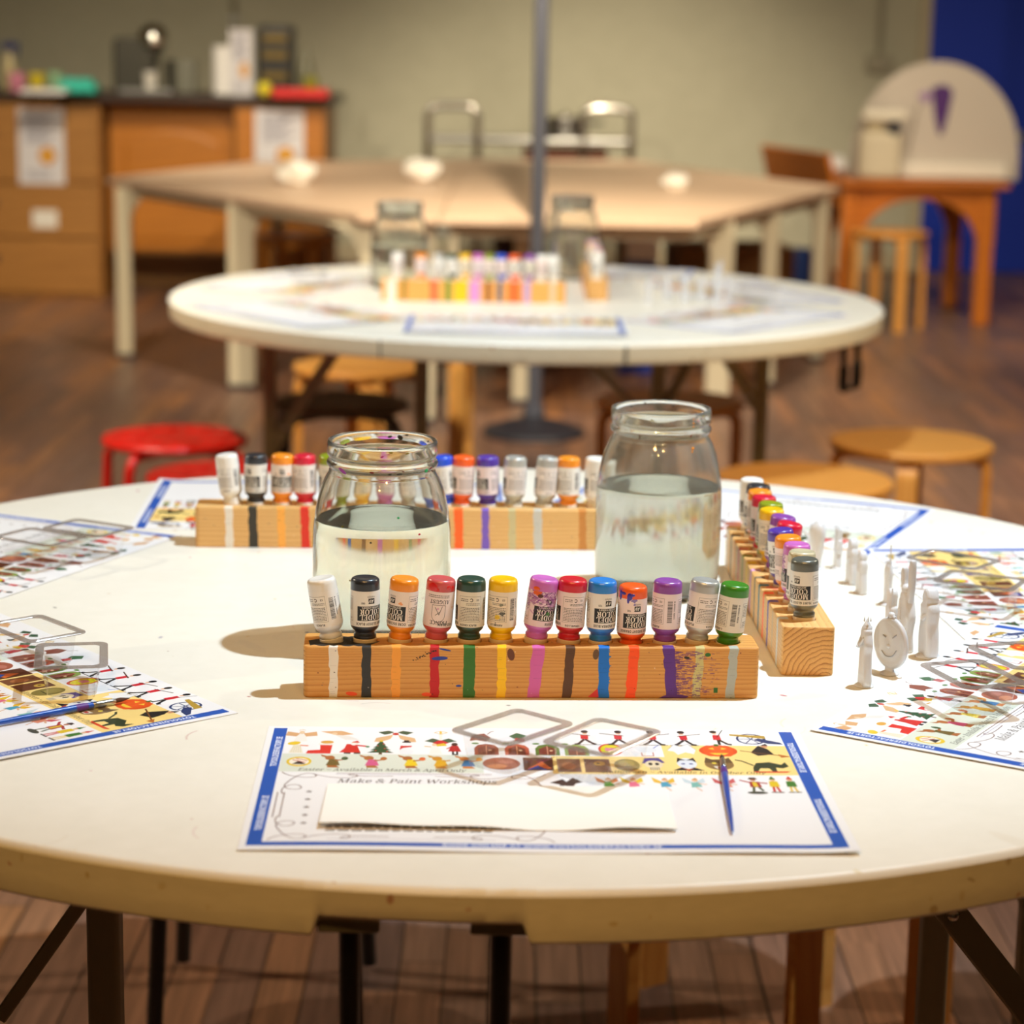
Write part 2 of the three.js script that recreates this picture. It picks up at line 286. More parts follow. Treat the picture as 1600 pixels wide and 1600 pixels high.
function topTex(L, stripes, tones, extra, ox = 3) {
  const W = 2048, H = Math.round(W * BW / L);
  return ctex(canvas(W, H, (c) => {
    grain(c, W, H, tones[0], tones[1], 7, 0.012, ox);
    for (const [u, col, wd = 0.0075] of stripes) { const hw = wd / L * W / 2; c.fillStyle = col; c.fillRect(u * W - hw, H * 0.8, hw * 2, H * 0.2); }
    for (let i = 0; i < 60; i++) { c.globalAlpha = rr(0.3, 0.8); splat(c, rr(0, W), rr(0, H), rr(1, 5), ['#2a2420', '#5a2c1c', '#3a3050', '#6b5a2a', '#ece4d8'][i % 5], 7); }
    c.globalAlpha = 1; if (extra) extra(c, W, H);
  }));
}
const endGrain = std(0xffffff, 0.6, { map: ctex(canvas(256, 256, (c) => pixels(c, 256, 256, (x, y) => {
  const dx = (x - 215) / 256, dy = (y - 275) / 256, d = Math.hypot(dx * 1.1, dy) * 11 + (fbm(x / 70, y / 70) - 0.5) * 1.3, k = d - Math.floor(d), e = Math.pow(k, 5);
  return mix([228, 178, 106], [150, 92, 40], Math.min(1, e * 0.9 + 0.16 * vn(x / 3, y / 3)));
}))) });
function blockGeo(L, holes) {
  const s = new THREE.Shape(), r = 0.004, a = L / 2 - 0.0015, b = BW / 2 - 0.0015;
  s.moveTo(-a + r, -b); s.lineTo(a - r, -b); s.quadraticCurveTo(a, -b, a, -b + r); s.lineTo(a, b - r); s.quadraticCurveTo(a, b, a - r, b); s.lineTo(-a + r, b); s.quadraticCurveTo(-a, b, -a, b - r); s.lineTo(-a, -b + r); s.quadraticCurveTo(-a, -b, -a + r, -b);
  for (const x of holes) { const h = new THREE.Path(); h.absarc(x, 0, 0.0122, 0, Math.PI * 2, true); s.holes.push(h); }
  const g = new THREE.ExtrudeGeometry(s, { depth: BH - 0.003, bevelEnabled: true, bevelSize: 0.0015, bevelThickness: 0.0015, bevelSegments: 2, curveSegments: 18 });
  g.translate(0, 0, 0.0015).rotateX(-Math.PI / 2);
  const p = g.attributes.position, n = g.attributes.normal, lists = [[], [], [], []];   // end, top, front, back
  const uv = new Float32Array(p.count * 2);
  for (let t = 0; t < p.count; t += 3) {
    let nx = 0, ny = 0, nz = 0, x = 0, z = 0; for (let k = 0; k < 3; k++) { nx += n.getX(t + k) / 3; ny += n.getY(t + k) / 3; nz += n.getZ(t + k) / 3; x += p.getX(t + k) / 3; z += p.getZ(t + k) / 3; }
    const inside = Math.abs(z) < BW / 2 - 0.005 && Math.abs(x) < L / 2 - 0.005;
    const w = inside || Math.abs(ny) > 0.75 ? 1 : Math.abs(nx) > Math.abs(nz) ? 0 : nz > 0 ? 2 : 3;
    for (let k = 0; k < 3; k++) { const i = t + k, X = p.getX(i), Y = p.getY(i), Z = p.getZ(i); const q = w === 1 ? [X / L + 0.5, 0.5 - Z / BW] : w === 0 ? [(nx > 0 ? -Z : Z) / BW + 0.5, Y / BH] : [X / L + 0.5, Y / BH]; uv[2 * i] = q[0]; uv[2 * i + 1] = q[1]; lists[w].push(i); }
  }
  const o = new THREE.BufferGeometry(), idx = lists.flat(); const pick = (src, s) => { const r = new Float32Array(idx.length * s); idx.forEach((i, j) => { for (let k = 0; k < s; k++) r[j * s + k] = src[i * s + k]; }); return new THREE.BufferAttribute(r, s); };
  o.setAttribute('position', pick(p.array, 3)); o.setAttribute('normal', pick(n.array, 3)); o.setAttribute('uv', pick(uv, 2));
  let at = 0; lists.forEach((l, k) => { o.addGroup(at, l.length, k); at += l.length; }); return o;
}
function woodBlock(label, L, holes, front, top, pos, turn) {
  const side = std(0xffffff, 0.55, { map: front }), tp = std(0xffffff, 0.6, { map: top });
  const m = one('bottle_block', label, 'wooden block', blockGeo(L, holes), [endGrain, tp, side, side], [pos[0], pos[2] ?? TT, pos[1]], turn);
  return m;
}

// ---------------------------------------------------------------- paint bottles
const labelNames = ['BLANCO 70.951', '70.861 GLOSSY BLACK', 'OCRE OSCURA 70.927', 'RED 70.926', 'BLACK GREEN 70.980', 'AMARILLO 70.953', 'PINK 70.958', 'VERMELLON 70.909', '70.841 ANDREA BLUE', '70.851 BRIGHT ORANGE', 'PURPLE 70.959', 'PLATA 70.997', 'L. GREEN 70.942'];
function labelTex(k) {
  const W = 768, H = 264, r2 = (a, b) => rr(a, b);
  return ctex(canvas(W, H, (c) => {
    c.save(); c.translate(W, H); c.rotate(Math.PI);   // the bottles stand upside down
    const base = [[241, 238, 232], [236, 233, 226], [240, 226, 216], [239, 223, 220], [229, 223, 206], [240, 225, 200], [236, 213, 220], [240, 223, 220], [237, 235, 230], [241, 222, 216], [239, 223, 226], [239, 230, 225], [233, 227, 214]][k];
    c.fillStyle = rgb(base); c.fillRect(0, 0, W, H);
    const lines = (x, y, w, h, n) => { c.fillStyle = 'rgba(40,32,26,0.82)'; for (let i = 0; i < n; i++) { let X = x; const yy = y + i * h / n; while (X < x + w) { const d = Math.min(r2(5, 17), x + w - X); c.fillRect(X, yy, d, h / n * 0.42); X += d + 4; } } };
    const frame = (x, y, w, h) => { c.strokeStyle = 'rgba(50,42,34,0.8)'; c.lineWidth = 1.6; c.strokeRect(x, y, w, h); };
    // box2
    frame(8, 40, 130, 180); lines(16, 120, 114, 92, 8); c.fillStyle = '#28221c'; c.font = 'bold 17px sans-serif'; c.fillText('CE', 20, 66); lines(60, 50, 66, 40, 3);
    // barcode
    c.fillStyle = '#1c1916'; for (let y = 52; y < 214;) { const d = [2, 3, 5, 2, 4][Math.floor(rnd() * 5)]; c.fillRect(196, y, 42, d); y += d + [3, 2, 4][Math.floor(rnd() * 3)]; }
    c.save(); c.translate(178, 212); c.rotate(-Math.PI / 2); c.font = 'bold 19px sans-serif'; c.fillText('8 429551 70' + (841 + k * 7), 0, 6); c.restore();
    // box1
    frame(268, 40, 190, 190); lines(278, 50, 172, 104, 9); c.fillStyle = '#28221c'; c.font = 'bold 20px sans-serif'; c.fillText('CE', 286, 212); c.lineWidth = 5; c.strokeStyle = '#28221c'; c.beginPath(); c.arc(352, 205, 11, 0.5, 5.6); c.stroke(); lines(380, 194, 66, 26, 2); lines(278, 166, 120, 20, 2);
    // front panel
    if (k === 3) {
      c.fillStyle = '#2a2420'; c.font = 'bold 40px serif'; c.fillText('PRINCE', 520, 50); c.fillText('AUGUST', 516, 206); c.lineWidth = 3; c.strokeStyle = '#2a2420'; c.beginPath(); c.moveTo(550, 166); c.lineTo(550, 96); c.arc(606, 96, 56, Math.PI, 0); c.lineTo(662, 166); c.closePath(); c.stroke();
      c.lineWidth = 4; c.beginPath(); c.moveTo(576, 160); c.lineTo(600, 96); c.lineTo(636, 150); c.moveTo(590, 120); c.lineTo(630, 90); c.stroke(); lines(520, 222, 190, 26, 2);
    } else {
      c.fillStyle = '#17140f'; c.fillRect(482, 46, 244, 108); c.fillStyle = '#f2ece2'; c.font = 'bold 54px serif'; c.textAlign = 'center';
      c.fillText('MODEL', 604, 90, 230); c.fillText('COLOR', 604, 131, 230); c.font = 'bold 24px serif'; c.fillText('acrylic-colors', 604, 150, 226);
      c.fillStyle = '#17140f'; c.fillRect(578, 172, 54, 40); c.fillStyle = '#f2ece2'; c.font = 'bold italic 34px sans-serif'; c.fillText('AV', 605, 204);
      c.fillStyle = '#17140f'; c.font = 'bold 19px sans-serif'; c.fillText(String(51 + k * 9).padStart(3, '0'), 676, 184); c.font = 'italic 21px serif'; c.fillText('vallejo', 606, 230);
    }
    c.textAlign = 'left'; c.fillStyle = '#17140f'; c.font = 'bold 26px sans-serif'; c.fillText(labelNames[k], 470, 32, 280); c.font = 'bold 22px sans-serif'; c.fillText(labelNames[k].replace(/[\d.]+/g, '').trim(), 300, 24);
    c.restore();
    // paint smears
    if (k === 6) { for (let i = 0; i < 210; i++) { c.globalAlpha = rr(0.15, 0.6); c.fillStyle = ['#7a2f86', '#a552a0', '#6a2a6a', '#d8a0d0'][i % 4]; c.beginPath(); c.ellipse(i % 5 ? rr(0, 250) : rr(690, 768), rr(0, 1) * rr(60, 190), rr(4, 40), rr(2, 9), rr(-0.9, 0.9), 0, 7); c.fill(); } c.globalAlpha = 0.9; splat(c, 60, 14, 26, '#e8601c'); splat(c, 86, 30, 16, '#4a2318'); splat(c, 166, 158, 14, '#3c7a22'); }
    if (k === 2) { c.globalAlpha = 0.7; splat(c, 240, 88, 13, '#f08a3c'); }
    if (k === 3) { c.globalAlpha = 0.5; for (let i = 0; i < 6; i++) splat(c, rr(100, 420), rr(80, 160), 9, ['#e0a070', '#c878b0'][i % 2]); }
    if (k === 5) { c.globalAlpha = 0.75; splat(c, 450, 96, 12, '#6a705a'); splat(c, 462, 160, 17, '#3e3e36'); splat(c, 420, 186, 20, '#f0c400'); c.fillStyle = '#222'; c.fillRect(404, 226, 6, 26); }
    if (k === 9) { c.globalAlpha = 0.6; splat(c, 130, 10, 18, '#4a3aa0'); splat(c, 136, 40, 8, '#5a4ab0'); }
    c.globalAlpha = 1;
  }));
}
const labelMats = labelNames.map((_, k) => phys(0xffffff, 0.45, { map: labelTex(k), clearcoat: 0.25 }));
const bodyGeo = lathe([[0.0001, 0.0025], [0.0088, 0.0025], [0.0096, 0.0034], [0.0097, 0.0060], [0.0088, 0.0070], [0.0086, 0.0090], [0.0102, 0.0104], [0.0118, 0.0125], [0.01235, 0.0154], [0.0124, 0.02], [0.0124, 0.0508], [0.01215, 0.0530], [0.0114, 0.0546], [0.0102, 0.0554], [0.0090, 0.0554], [0.0075, 0.0548], [0.0001, 0.0544]], 40);
const collarGeo = lathe([[0.0001, -0.012], [0.003, -0.012], [0.0035, -0.004], [0.0094, -0.003], [0.0101, -0.002], [0.0101, 0.0024], [0.0095, 0.0031], [0.0001, 0.0031]], 32);
const labelGeo = new THREE.CylinderGeometry(0.01256, 0.01256, 0.0308, 48, 1, true).translate(0, 0.0302, 0);
const cap = (h, o = {}) => phys(h, 0.3, { clearcoat: 0.6, clearcoatRoughness: 0.25, ...o });
const INK = { white: cap(0xf0eee8), black: cap(0x2c2f36), orange: cap(0xf59524), red: cap(0xd0585a), darkgreen: cap(0x2b4a3e), yellow: cap(0xf8c40c), pink: cap(0xcd6ec4), crimson: cap(0xd32231), blue: cap(0x2a83dc), vermilion: cap(0xf5601e), purple: cap(0x8e4aa8), silver: cap(0xbfc0bc, { metalness: 0.35 }), green: cap(0x3f8a24), olive: cap(0x8fa01e), violet: cap(0x5236a6), gold: cap(0xc9bf9e), grey: cap(0x6d7068, { metalness: 0.3 }), royal: cap(0x2352d8), brown: cap(0x8a7350), cherry: cap(0xd8193c) };
const collarMat = cap(0xe6d2b4), collarDark = cap(0x8d7f66), collarPale = cap(0xeee6da);
function bottle(label, body, labelKind, turn, pos, tiltZ, tiltX = 0, collar = collarMat, group) {
  const t = thing('paint_bottle', label, 'paint bottle', pos, 0, group);
  t.rotation.set(tiltX, 0, tiltZ);
  mesh('bottle_body', bodyGeo, body, t);
  const l = mesh('label', labelGeo, labelMats[labelKind], t); l.rotation.y = -turn * Math.PI * 2;
  mesh('dropper_collar', collarGeo, collar, t); return t;
}
// fractions of the label (as seen upside down, left to right): front panel ~0.21, text box ~0.53, bar code ~0.72, small box ~0.91
const onBlock = (B, lx, y = 0, dz = 0) => { const c = Math.cos(B.turn), s = Math.sin(B.turn); return [B.c[0] + lx * c + dz * s, TT + BH + y - 0.0006, B.c[1] - lx * s + dz * c]; };
const ord = ['first', 'second', 'third', 'fourth', 'fifth', 'sixth', 'seventh', 'eighth', 'ninth', 'tenth', 'eleventh', 'twelfth', 'thirteenth'];

// front block
{
  const L = 0.387, a = 3.09 * D, P0 = [-0.1735, -1.8863];
  const B = { turn: a, c: [P0[0] + L / 2 * Math.cos(a) - BW / 2 * Math.sin(a), P0[1] - L / 2 * Math.sin(a) - BW / 2 * Math.cos(a)] };
  const ux = (px) => (px - 472) / 714, lx = (px) => ((px - 829) / 1838);
  const rows = [['white', 516, 9.6, 0, 0.63, 0, 'white'], ['black', 568, 0, 1, 0.13, 0, 'black'], ['orange', 622.5, -4, 2, 0.33, 0, 'blotted orange'], ['red', 679, -4.5, 3, 0.21, 0, 'soldier-pictured red'], ['darkgreen', 731, -1.5, 4, 0.53, 0, 'dark green'], ['yellow', 781, -1.5, 5, 0.6, 0, 'yellow'], ['pink', 836, -7, 6, 0.13, 0.001, 'pink, purple-smeared'], ['crimson', 887.5, -3, 7, 0.5, 0, 'crimson'], ['blue', 937.5, -1, 8, 0.14, -0.001, 'bright blue'], ['vermilion', 985.6, -1, 9, 0.16, -0.0055, 'violet-splashed orange-red'], ['purple', 1039.5, -1.5, 10, 0.69, -0.001, 'purple'], ['silver', 1090, -6.5, 11, 0.46, 0, 'silver'], ['green', 1139, -5.5, 12, 0.71, -0.0035, 'grass green']];
  const S = [[519, '#eae4da'], [570, '#2e2e2e'], [616, '#f5a43c'], [676, '#c41218'], [730, '#35701c', 0.0096], [781, '#ffc800'], [838, '#d464ae', 0.0105, -20], [888, '#5a3718', 0.0078, -14], [941, '#0a6fd0', 0.0092], [988, '#ff5200', 0.0088, -12], [1042, '#5c2a86', 0.0095, 20], [1092, '#c9bd7c', 0.0076, -14], [1145, '#b0b5ac', 0.0078, -10]].map(([x, c, w, l]) => [ux(x), c, w, l]);
  const front = faceTex(L, S, PINE, (c, W, H) => {
    const X = (px) => ux(px) * W;
    c.fillStyle = '#f2521c'; c.beginPath(); c.ellipse(X(547), H * 0.92, 26, 9, 0.1, 0, 7); c.fill(); c.beginPath(); c.ellipse(X(664), H * 0.93, 22, 9, 0, 0, 7); c.fill();
    c.fillStyle = '#2a3f9c'; c.beginPath(); c.ellipse(X(684), H * 0.22, 36, 9, -0.05, 0, 7); c.fill(); c.beginPath(); c.ellipse(X(692), H * 0.05, 28, 4, 0.2, 0, 7); c.fill(); c.beginPath(); c.ellipse(X(714), H * 0.76, 13, 5, 0, 0, 7); c.fill();
    for (let i = 0; i < 26; i++) splat(c, X(644 + i * 1.3) + rr(-4, 4), H * (0.26 - i * 0.008) + rr(-5, 5), rr(1, 4), '#2a1c12', 6);
    c.fillStyle = '#6a3a22'; c.beginPath(); c.ellipse(X(795), H * 0.14, 16, 28, -0.2, 0, 7); c.fill();
    c.fillStyle = 'rgba(70,48,28,0.75)'; c.beginPath(); c.ellipse(X(928), H * 0.13, 14, 24, 0.1, 0, 7); c.fill();
    for (let i = 0; i < 60; i++) { c.fillStyle = '#0a6fd0'; c.fillRect(X(934) + rr(-6, 44), rr(0, H), rr(3, 12), rr(2, 6)); }
    c.fillStyle = '#d8302a'; c.beginPath(); c.moveTo(X(917), H * 0.97); c.lineTo(X(932), H * 0.8); c.lineTo(X(934), H * 0.98); c.fill();
    for (let i = 0; i < 420; i++) { const q = rnd() * rnd(); c.globalAlpha = rr(0.3, 0.95) * (1 - q * 0.6); c.fillStyle = '#5c2a78'; c.fillRect(X(1050) + q * 230, rr(0.06, 0.98) * H, rr(3, 26), rr(1.5, 5)); } c.globalAlpha = 1;
    c.fillStyle = '#5c2a86'; c.beginPath(); c.moveTo(X(1028), H); c.quadraticCurveTo(X(1042), H * 0.86, X(1076), H * 0.95); c.lineTo(X(1070), H); c.fill();
    c.fillStyle = '#2e6a20'; c.fillRect(X(1115), H * 0.78, 18, 24); c.beginPath(); c.ellipse(X(1104), H * 0.13, 13, 9, 0, 0, 7); c.fill(); c.fillStyle = '#231c16'; c.beginPath(); c.ellipse(X(1071), H * 0.19, 13, 6, 0.1, 0, 7); c.fill();
  }, 15, 0);
  const top = topTex(L, S, PINE, (c, W, H) => { c.fillStyle = '#26221e'; c.beginPath(); c.moveTo(30, H * 0.92); for (let i = 0; i <= 20; i++) c.lineTo(20 + i * 16, H * (0.55 - 0.3 * Math.sin(i / 6)) + rr(-8, 8)); c.lineTo(300, H * 0.84); for (let i = 0; i < 12; i++) c.lineTo(290 - i * 22, H * rr(0.86, 0.98)); c.fill(); });
  woodBlock('pine block at the front of the near table, holding thirteen inverted paint bottles', L, rows.map((r) => lx(r[1])), front, top, B.c, a);
  const drip = (t, col, list) => list.forEach(([a, y, w, h]) => { const m = mesh('paint_splash', new THREE.SphereGeometry(1, 12, 8).scale(w, h, 0.0005), col, t); m.position.set(Math.sin(a) * 0.0124, y, Math.cos(a) * 0.0124); m.rotation.y = a; });
  rows.forEach(([ink, px, tilt, kind, u, dy, word], i) => {
    const t = bottle(`${word} paint bottle, ${ord[i]} from the left in the front pine block`, INK[ink], kind, u, onBlock(B, lx(px), dy), tilt * D, 0, i === 0 ? collarPale : collarMat, 'bottles in the front block');
    if (i === 9) drip(t, cap(0x3c2c9c), [[-1.0, 0.048, 0.0016, 0.0045], [-0.75, 0.050, 0.003, 0.0013], [-0.25, 0.0475, 0.0024, 0.0034], [-0.05, 0.049, 0.002, 0.0012], [-0.35, 0.0445, 0.0012, 0.003]]);
    if (i === 3) drip(t, cap(0xd81e1c), [[-0.55, 0.0495, 0.0045, 0.0036], [-0.3, 0.0475, 0.003, 0.002], [0.6, 0.0495, 0.0022, 0.0022], [0.95, 0.0485, 0.002, 0.0028]]);
    if (i === 6) drip(t, cap(0xe8601c), [[-0.5, 0.0475, 0.0032, 0.0018]]);
  });
}
// back block
{
  const L = 0.452, a = 2.6 * D, P0 = [-0.3436, -2.4594];
  const B = { turn: a, c: [P0[0] + L / 2 * Math.cos(a) - BW / 2 * Math.sin(a), P0[1] - L / 2 * Math.sin(a) - BW / 2 * Math.cos(a)] };
  const ux = (px) => (px - 305) / (L * 1433), lx = (px) => (px - 305) / 1424 - L / 2;
  const rows = [['white', 361, 7.5, 0, 0.6, 'white'], ['black', 397, 0, 1, 0.3, 'black'], ['orange', 437, -1, 2, 0.2, 'orange'], ['cherry', 474, 1.5, 11, 0.6, 'cherry red'], ['olive', 512, 0, 4, 0.5, 'olive green'], ['yellow', 556, 0, 5, 0.5, 'yellow'], ['pink', 598, -2, 7, 0.5, 'pink'], ['silver', 642, 1, 11, 0.5, 'silver'], ['royal', 694, 7, 8, 0.6, 'royal blue'], ['vermilion', 717, -2, 9, 0.46, 'orange-red'], ['violet', 758, 1, 10, 0.36, 'violet'], ['brown', 798, -2, 11, 0.5, 'white-topped brown'], ['silver', 846, -4, 11, 0.52, 'pale silver'], ['orange', 884, 0, 0, 0.6, 'amber'], ['white', 926, -1, 0, 0.5, 'creamy white']];
  const S = [[357, '#ece6da'], [394, '#37352c', 0.009], [438, '#fbb24c'], [475, '#e0301a', 0.009], [512, '#8a9a2c'], [556, '#f5c81e'], [598, '#d27ac2'], [642, '#8a6038'], [690, '#3a66c8'], [714, '#ff6a1c', 0.009], [756, '#7a5cc4', 0.008], [798, '#cbbf8e', 0.008], [838, '#c8c8c0', 0.009], [908, '#d08a40']].map(([x, c, w = 0.0085]) => [ux(x), c, w, 6]);
  woodBlock('pine block at the back of the near table, partly behind the two water jars', L, rows.map((r) => lx(r[1])), faceTex(L, S, PINE2, null, 11, 7), topTex(L, S, PINE2, null, 8), B.c, a);
  rows.forEach(([ink, px, tilt, kind, u, word], i) => { const t = bottle(`${word} paint bottle in the back pine block, number ${i + 1} from its left end`, INK[ink], kind, u, onBlock(B, lx(px)), tilt * D, 0, collarPale, 'bottles in the back block'); if (i === 11) t.children[0].material = INK.silver; });
}
// right block, running away from the camera
{
  const L = 0.43, a = -88.3 * D, c0 = [0.2405, -1.9817], c1 = [0.2874, -1.9848];
  const m = [(c0[0] + c1[0]) / 2, (c0[1] + c1[1]) / 2], B = { turn: a, c: [m[0] - L / 2 * Math.sin(1.7 * D), m[1] - L / 2 * Math.cos(1.7 * D)] };
  const rows = [['white', 0], ['black', -3], ['orange', 0], ['cherry', 0], ['olive', -3], ['yellow', 1], ['purple', -7], ['cherry', -9], ['violet', 6], ['orange', 3], ['pink', -1], ['gold', -1], ['grey', 1.5]];
  const pos = (i) => -L / 2 + 0.018 + i * (L - 0.05) / 12;
  const cols = ['#ece6da', '#37352c', '#f5a43c', '#e0685a', '#8f9a34', '#f3cc3a', '#d49ad0', '#7a6a52', '#4a7a8a', '#ff6a3c', '#6a5aa0', '#cfae7c', '#d4d4cc'], S = cols.map((c, i) => [(pos(i) + L / 2) / L, c, 0.0085, 4]);
  woodBlock('pine block on the right of the near table, its ringed end grain facing the camera', L, rows.map((_, i) => pos(i)), faceTex(L, S, PINE2, null, 13, 15), topTex(L, S, [[232, 184, 116], [204, 148, 84]], (c, W, H) => { c.globalAlpha = 0.85; splat(c, W * 0.38, H * 0.55, 34, '#8a8420'); splat(c, W * 0.66, H * 0.75, 28, '#e07a50'); c.globalAlpha = 1; }, 4), B.c, a);
  const kinds = [0, 1, 2, 7, 4, 5, 10, 7, 8, 9, 6, 0, 12], words = ['white', 'black', 'orange', 'cherry red', 'olive green', 'yellow', 'purple', 'bright red', 'blue-violet', 'amber', 'lilac pink', 'cloudy gold', 'dark grey'];
  rows.forEach(([ink, tilt], i) => bottle(`${words[i]} paint bottle in the right-hand pine block, number ${13 - i} from the end grain`, INK[ink], i === 12 ? 1 : kinds[i], [0.5, 0.3, 0.12, 0.5, 0.5, 0.6, 0.5, 0.4, 0.3, 0.06, 0.5, 0.55, 0.32][i], onBlock(B, pos(i)), tilt * D, 0, collarMat, 'bottles in the right block'));
}

// ---------------------------------------------------------------- water jars
const jarGlass = lathe([[0.0001, 0.0012], [0.03, 0.001], [0.05, 0.0], [0.0565, 0.002], [0.0605, 0.008], [0.0625, 0.02], [0.0635, 0.05], [0.0635, 0.095], [0.0630, 0.108], [0.0614, 0.121], [0.0588, 0.134], [0.0560, 0.145], [0.0522, 0.154], [0.0492, 0.159], [0.0478, 0.1625], [0.0482, 0.1645], [0.0504, 0.1662], [0.0508, 0.1682], [0.0502, 0.1702], [0.0486, 0.1718], [0.0486, 0.1738], [0.0500, 0.1752], [0.0504, 0.1775], [0.0503, 0.1855], [0.0496, 0.1885], [0.0482, 0.189], [0.0470, 0.1875], [0.0460, 0.183], [0.0455, 0.172], [0.0458, 0.162], [0.0480, 0.1565], [0.0510, 0.151], [0.0540, 0.1425], [0.0566, 0.133], [0.0592, 0.120], [0.0606, 0.107], [0.0610, 0.095], [0.0610, 0.05], [0.0600, 0.02], [0.0575, 0.010], [0.0500, 0.0065], [0.0001, 0.0075]], 96);
function jar(label, pos, level, water, flecks, detail = true, jarMat = glass) {
  const t = thing('water_jar', label, 'glass jar', pos);
  mesh('glass', jarGlass, jarMat, t);
  const rim = 0.0613, w = mesh('water', lathe([[0.0001, 0.0072], [0.05, 0.0062], [0.0578, 0.0098], [0.0602, 0.02], [0.0612, 0.05], [0.0612, Math.min(level, 0.095)], ...(level > 0.1 ? [[0.0608, 0.107]] : []), ...(level > 0.108 ? [[0.0608 - (level - 0.107) * 0.1, level + 0.0012]] : [[rim - 0.0004, level + 0.0012]]), [0.0585, level], [0.03, level - 0.0002], [0.0001, level - 0.0002]], 72), water, t);
  if (detail) flecks.forEach(([ang, y, r, s, h, asp = 1.6]) => { const f = mesh('paint_fleck', new THREE.SphereGeometry(1, 10, 6).scale(s * asp, s, s * 0.35), std(h, 0.6), t); f.position.set(Math.sin(ang) * r, y, Math.cos(ang) * r); f.rotation.set(0, ang, rr(-0.5, 0.5)); });
  return t;
}
const fl = [];
for (let i = 0; i < 26; i++) fl.push([rr(-1.5, 1.5) + (i % 3 === 0 ? Math.PI : 0), i % 2 ? rr(0.1635, 0.168) : rr(0.171, 0.187), 0.0505, rr(0.0004, 0.0011), [0x2a2a26, 0x7a2a2a, 0x8a7a20, 0x3a5a2a, 0xb03a7a, 0x54321c][i % 6], rr(1, 3)]);
jar('left glass water jar with violet and green paint flecks round its neck', [-0.119, TT, -2.08], 0.1155, waterClear, [...fl, [-0.72, 0.166, 0.0508, 0.0017, 0xa04ab0, 3.2], [0.95, 0.166, 0.0508, 0.0018, 0x2e9a5a, 1.4], [0.3, 0.128, 0.0604, 0.001, 0x2eb06a, 1.2], [-0.3, 0.183, -0.047, 0.0022, 0x33352f, 1.3], [0.62, 0.112, 0.0628, 0.0009, 0xc02a4a, 1.4], [-0.55, 0.118, 0.0618, 0.0012, 0x7a7a22, 1], [-0.1, 0.106, 0.0632, 0.0008, 0x22221e, 1.4], [-0.4, 0.07, 0.0636, 0.0008, 0x8a7030, 1.5]]);
jar('right glass water jar holding cloudier water, with an orange paint drip', [0.1478, TT, -2.296], 0.109, waterMilky, [...fl.map(([a, y, r, s, h, p]) => [a + 0.7, y, r, s * 0.8, h, p]), [0.62, 0.180, 0.0506, 0.0011, 0xf0983a, 0.9], [0.62, 0.1765, 0.0506, 0.0011, 0xf0983a, 0.8], [0.62, 0.1835, 0.0506, 0.001, 0xf0983a, 0.8], [0.6, 0.155, 0.0522, 0.0018, 0xf09a30, 1], [0.57, 0.152, 0.0534, 0.0013, 0xf09a30, 0.8]], true, filmGlass);

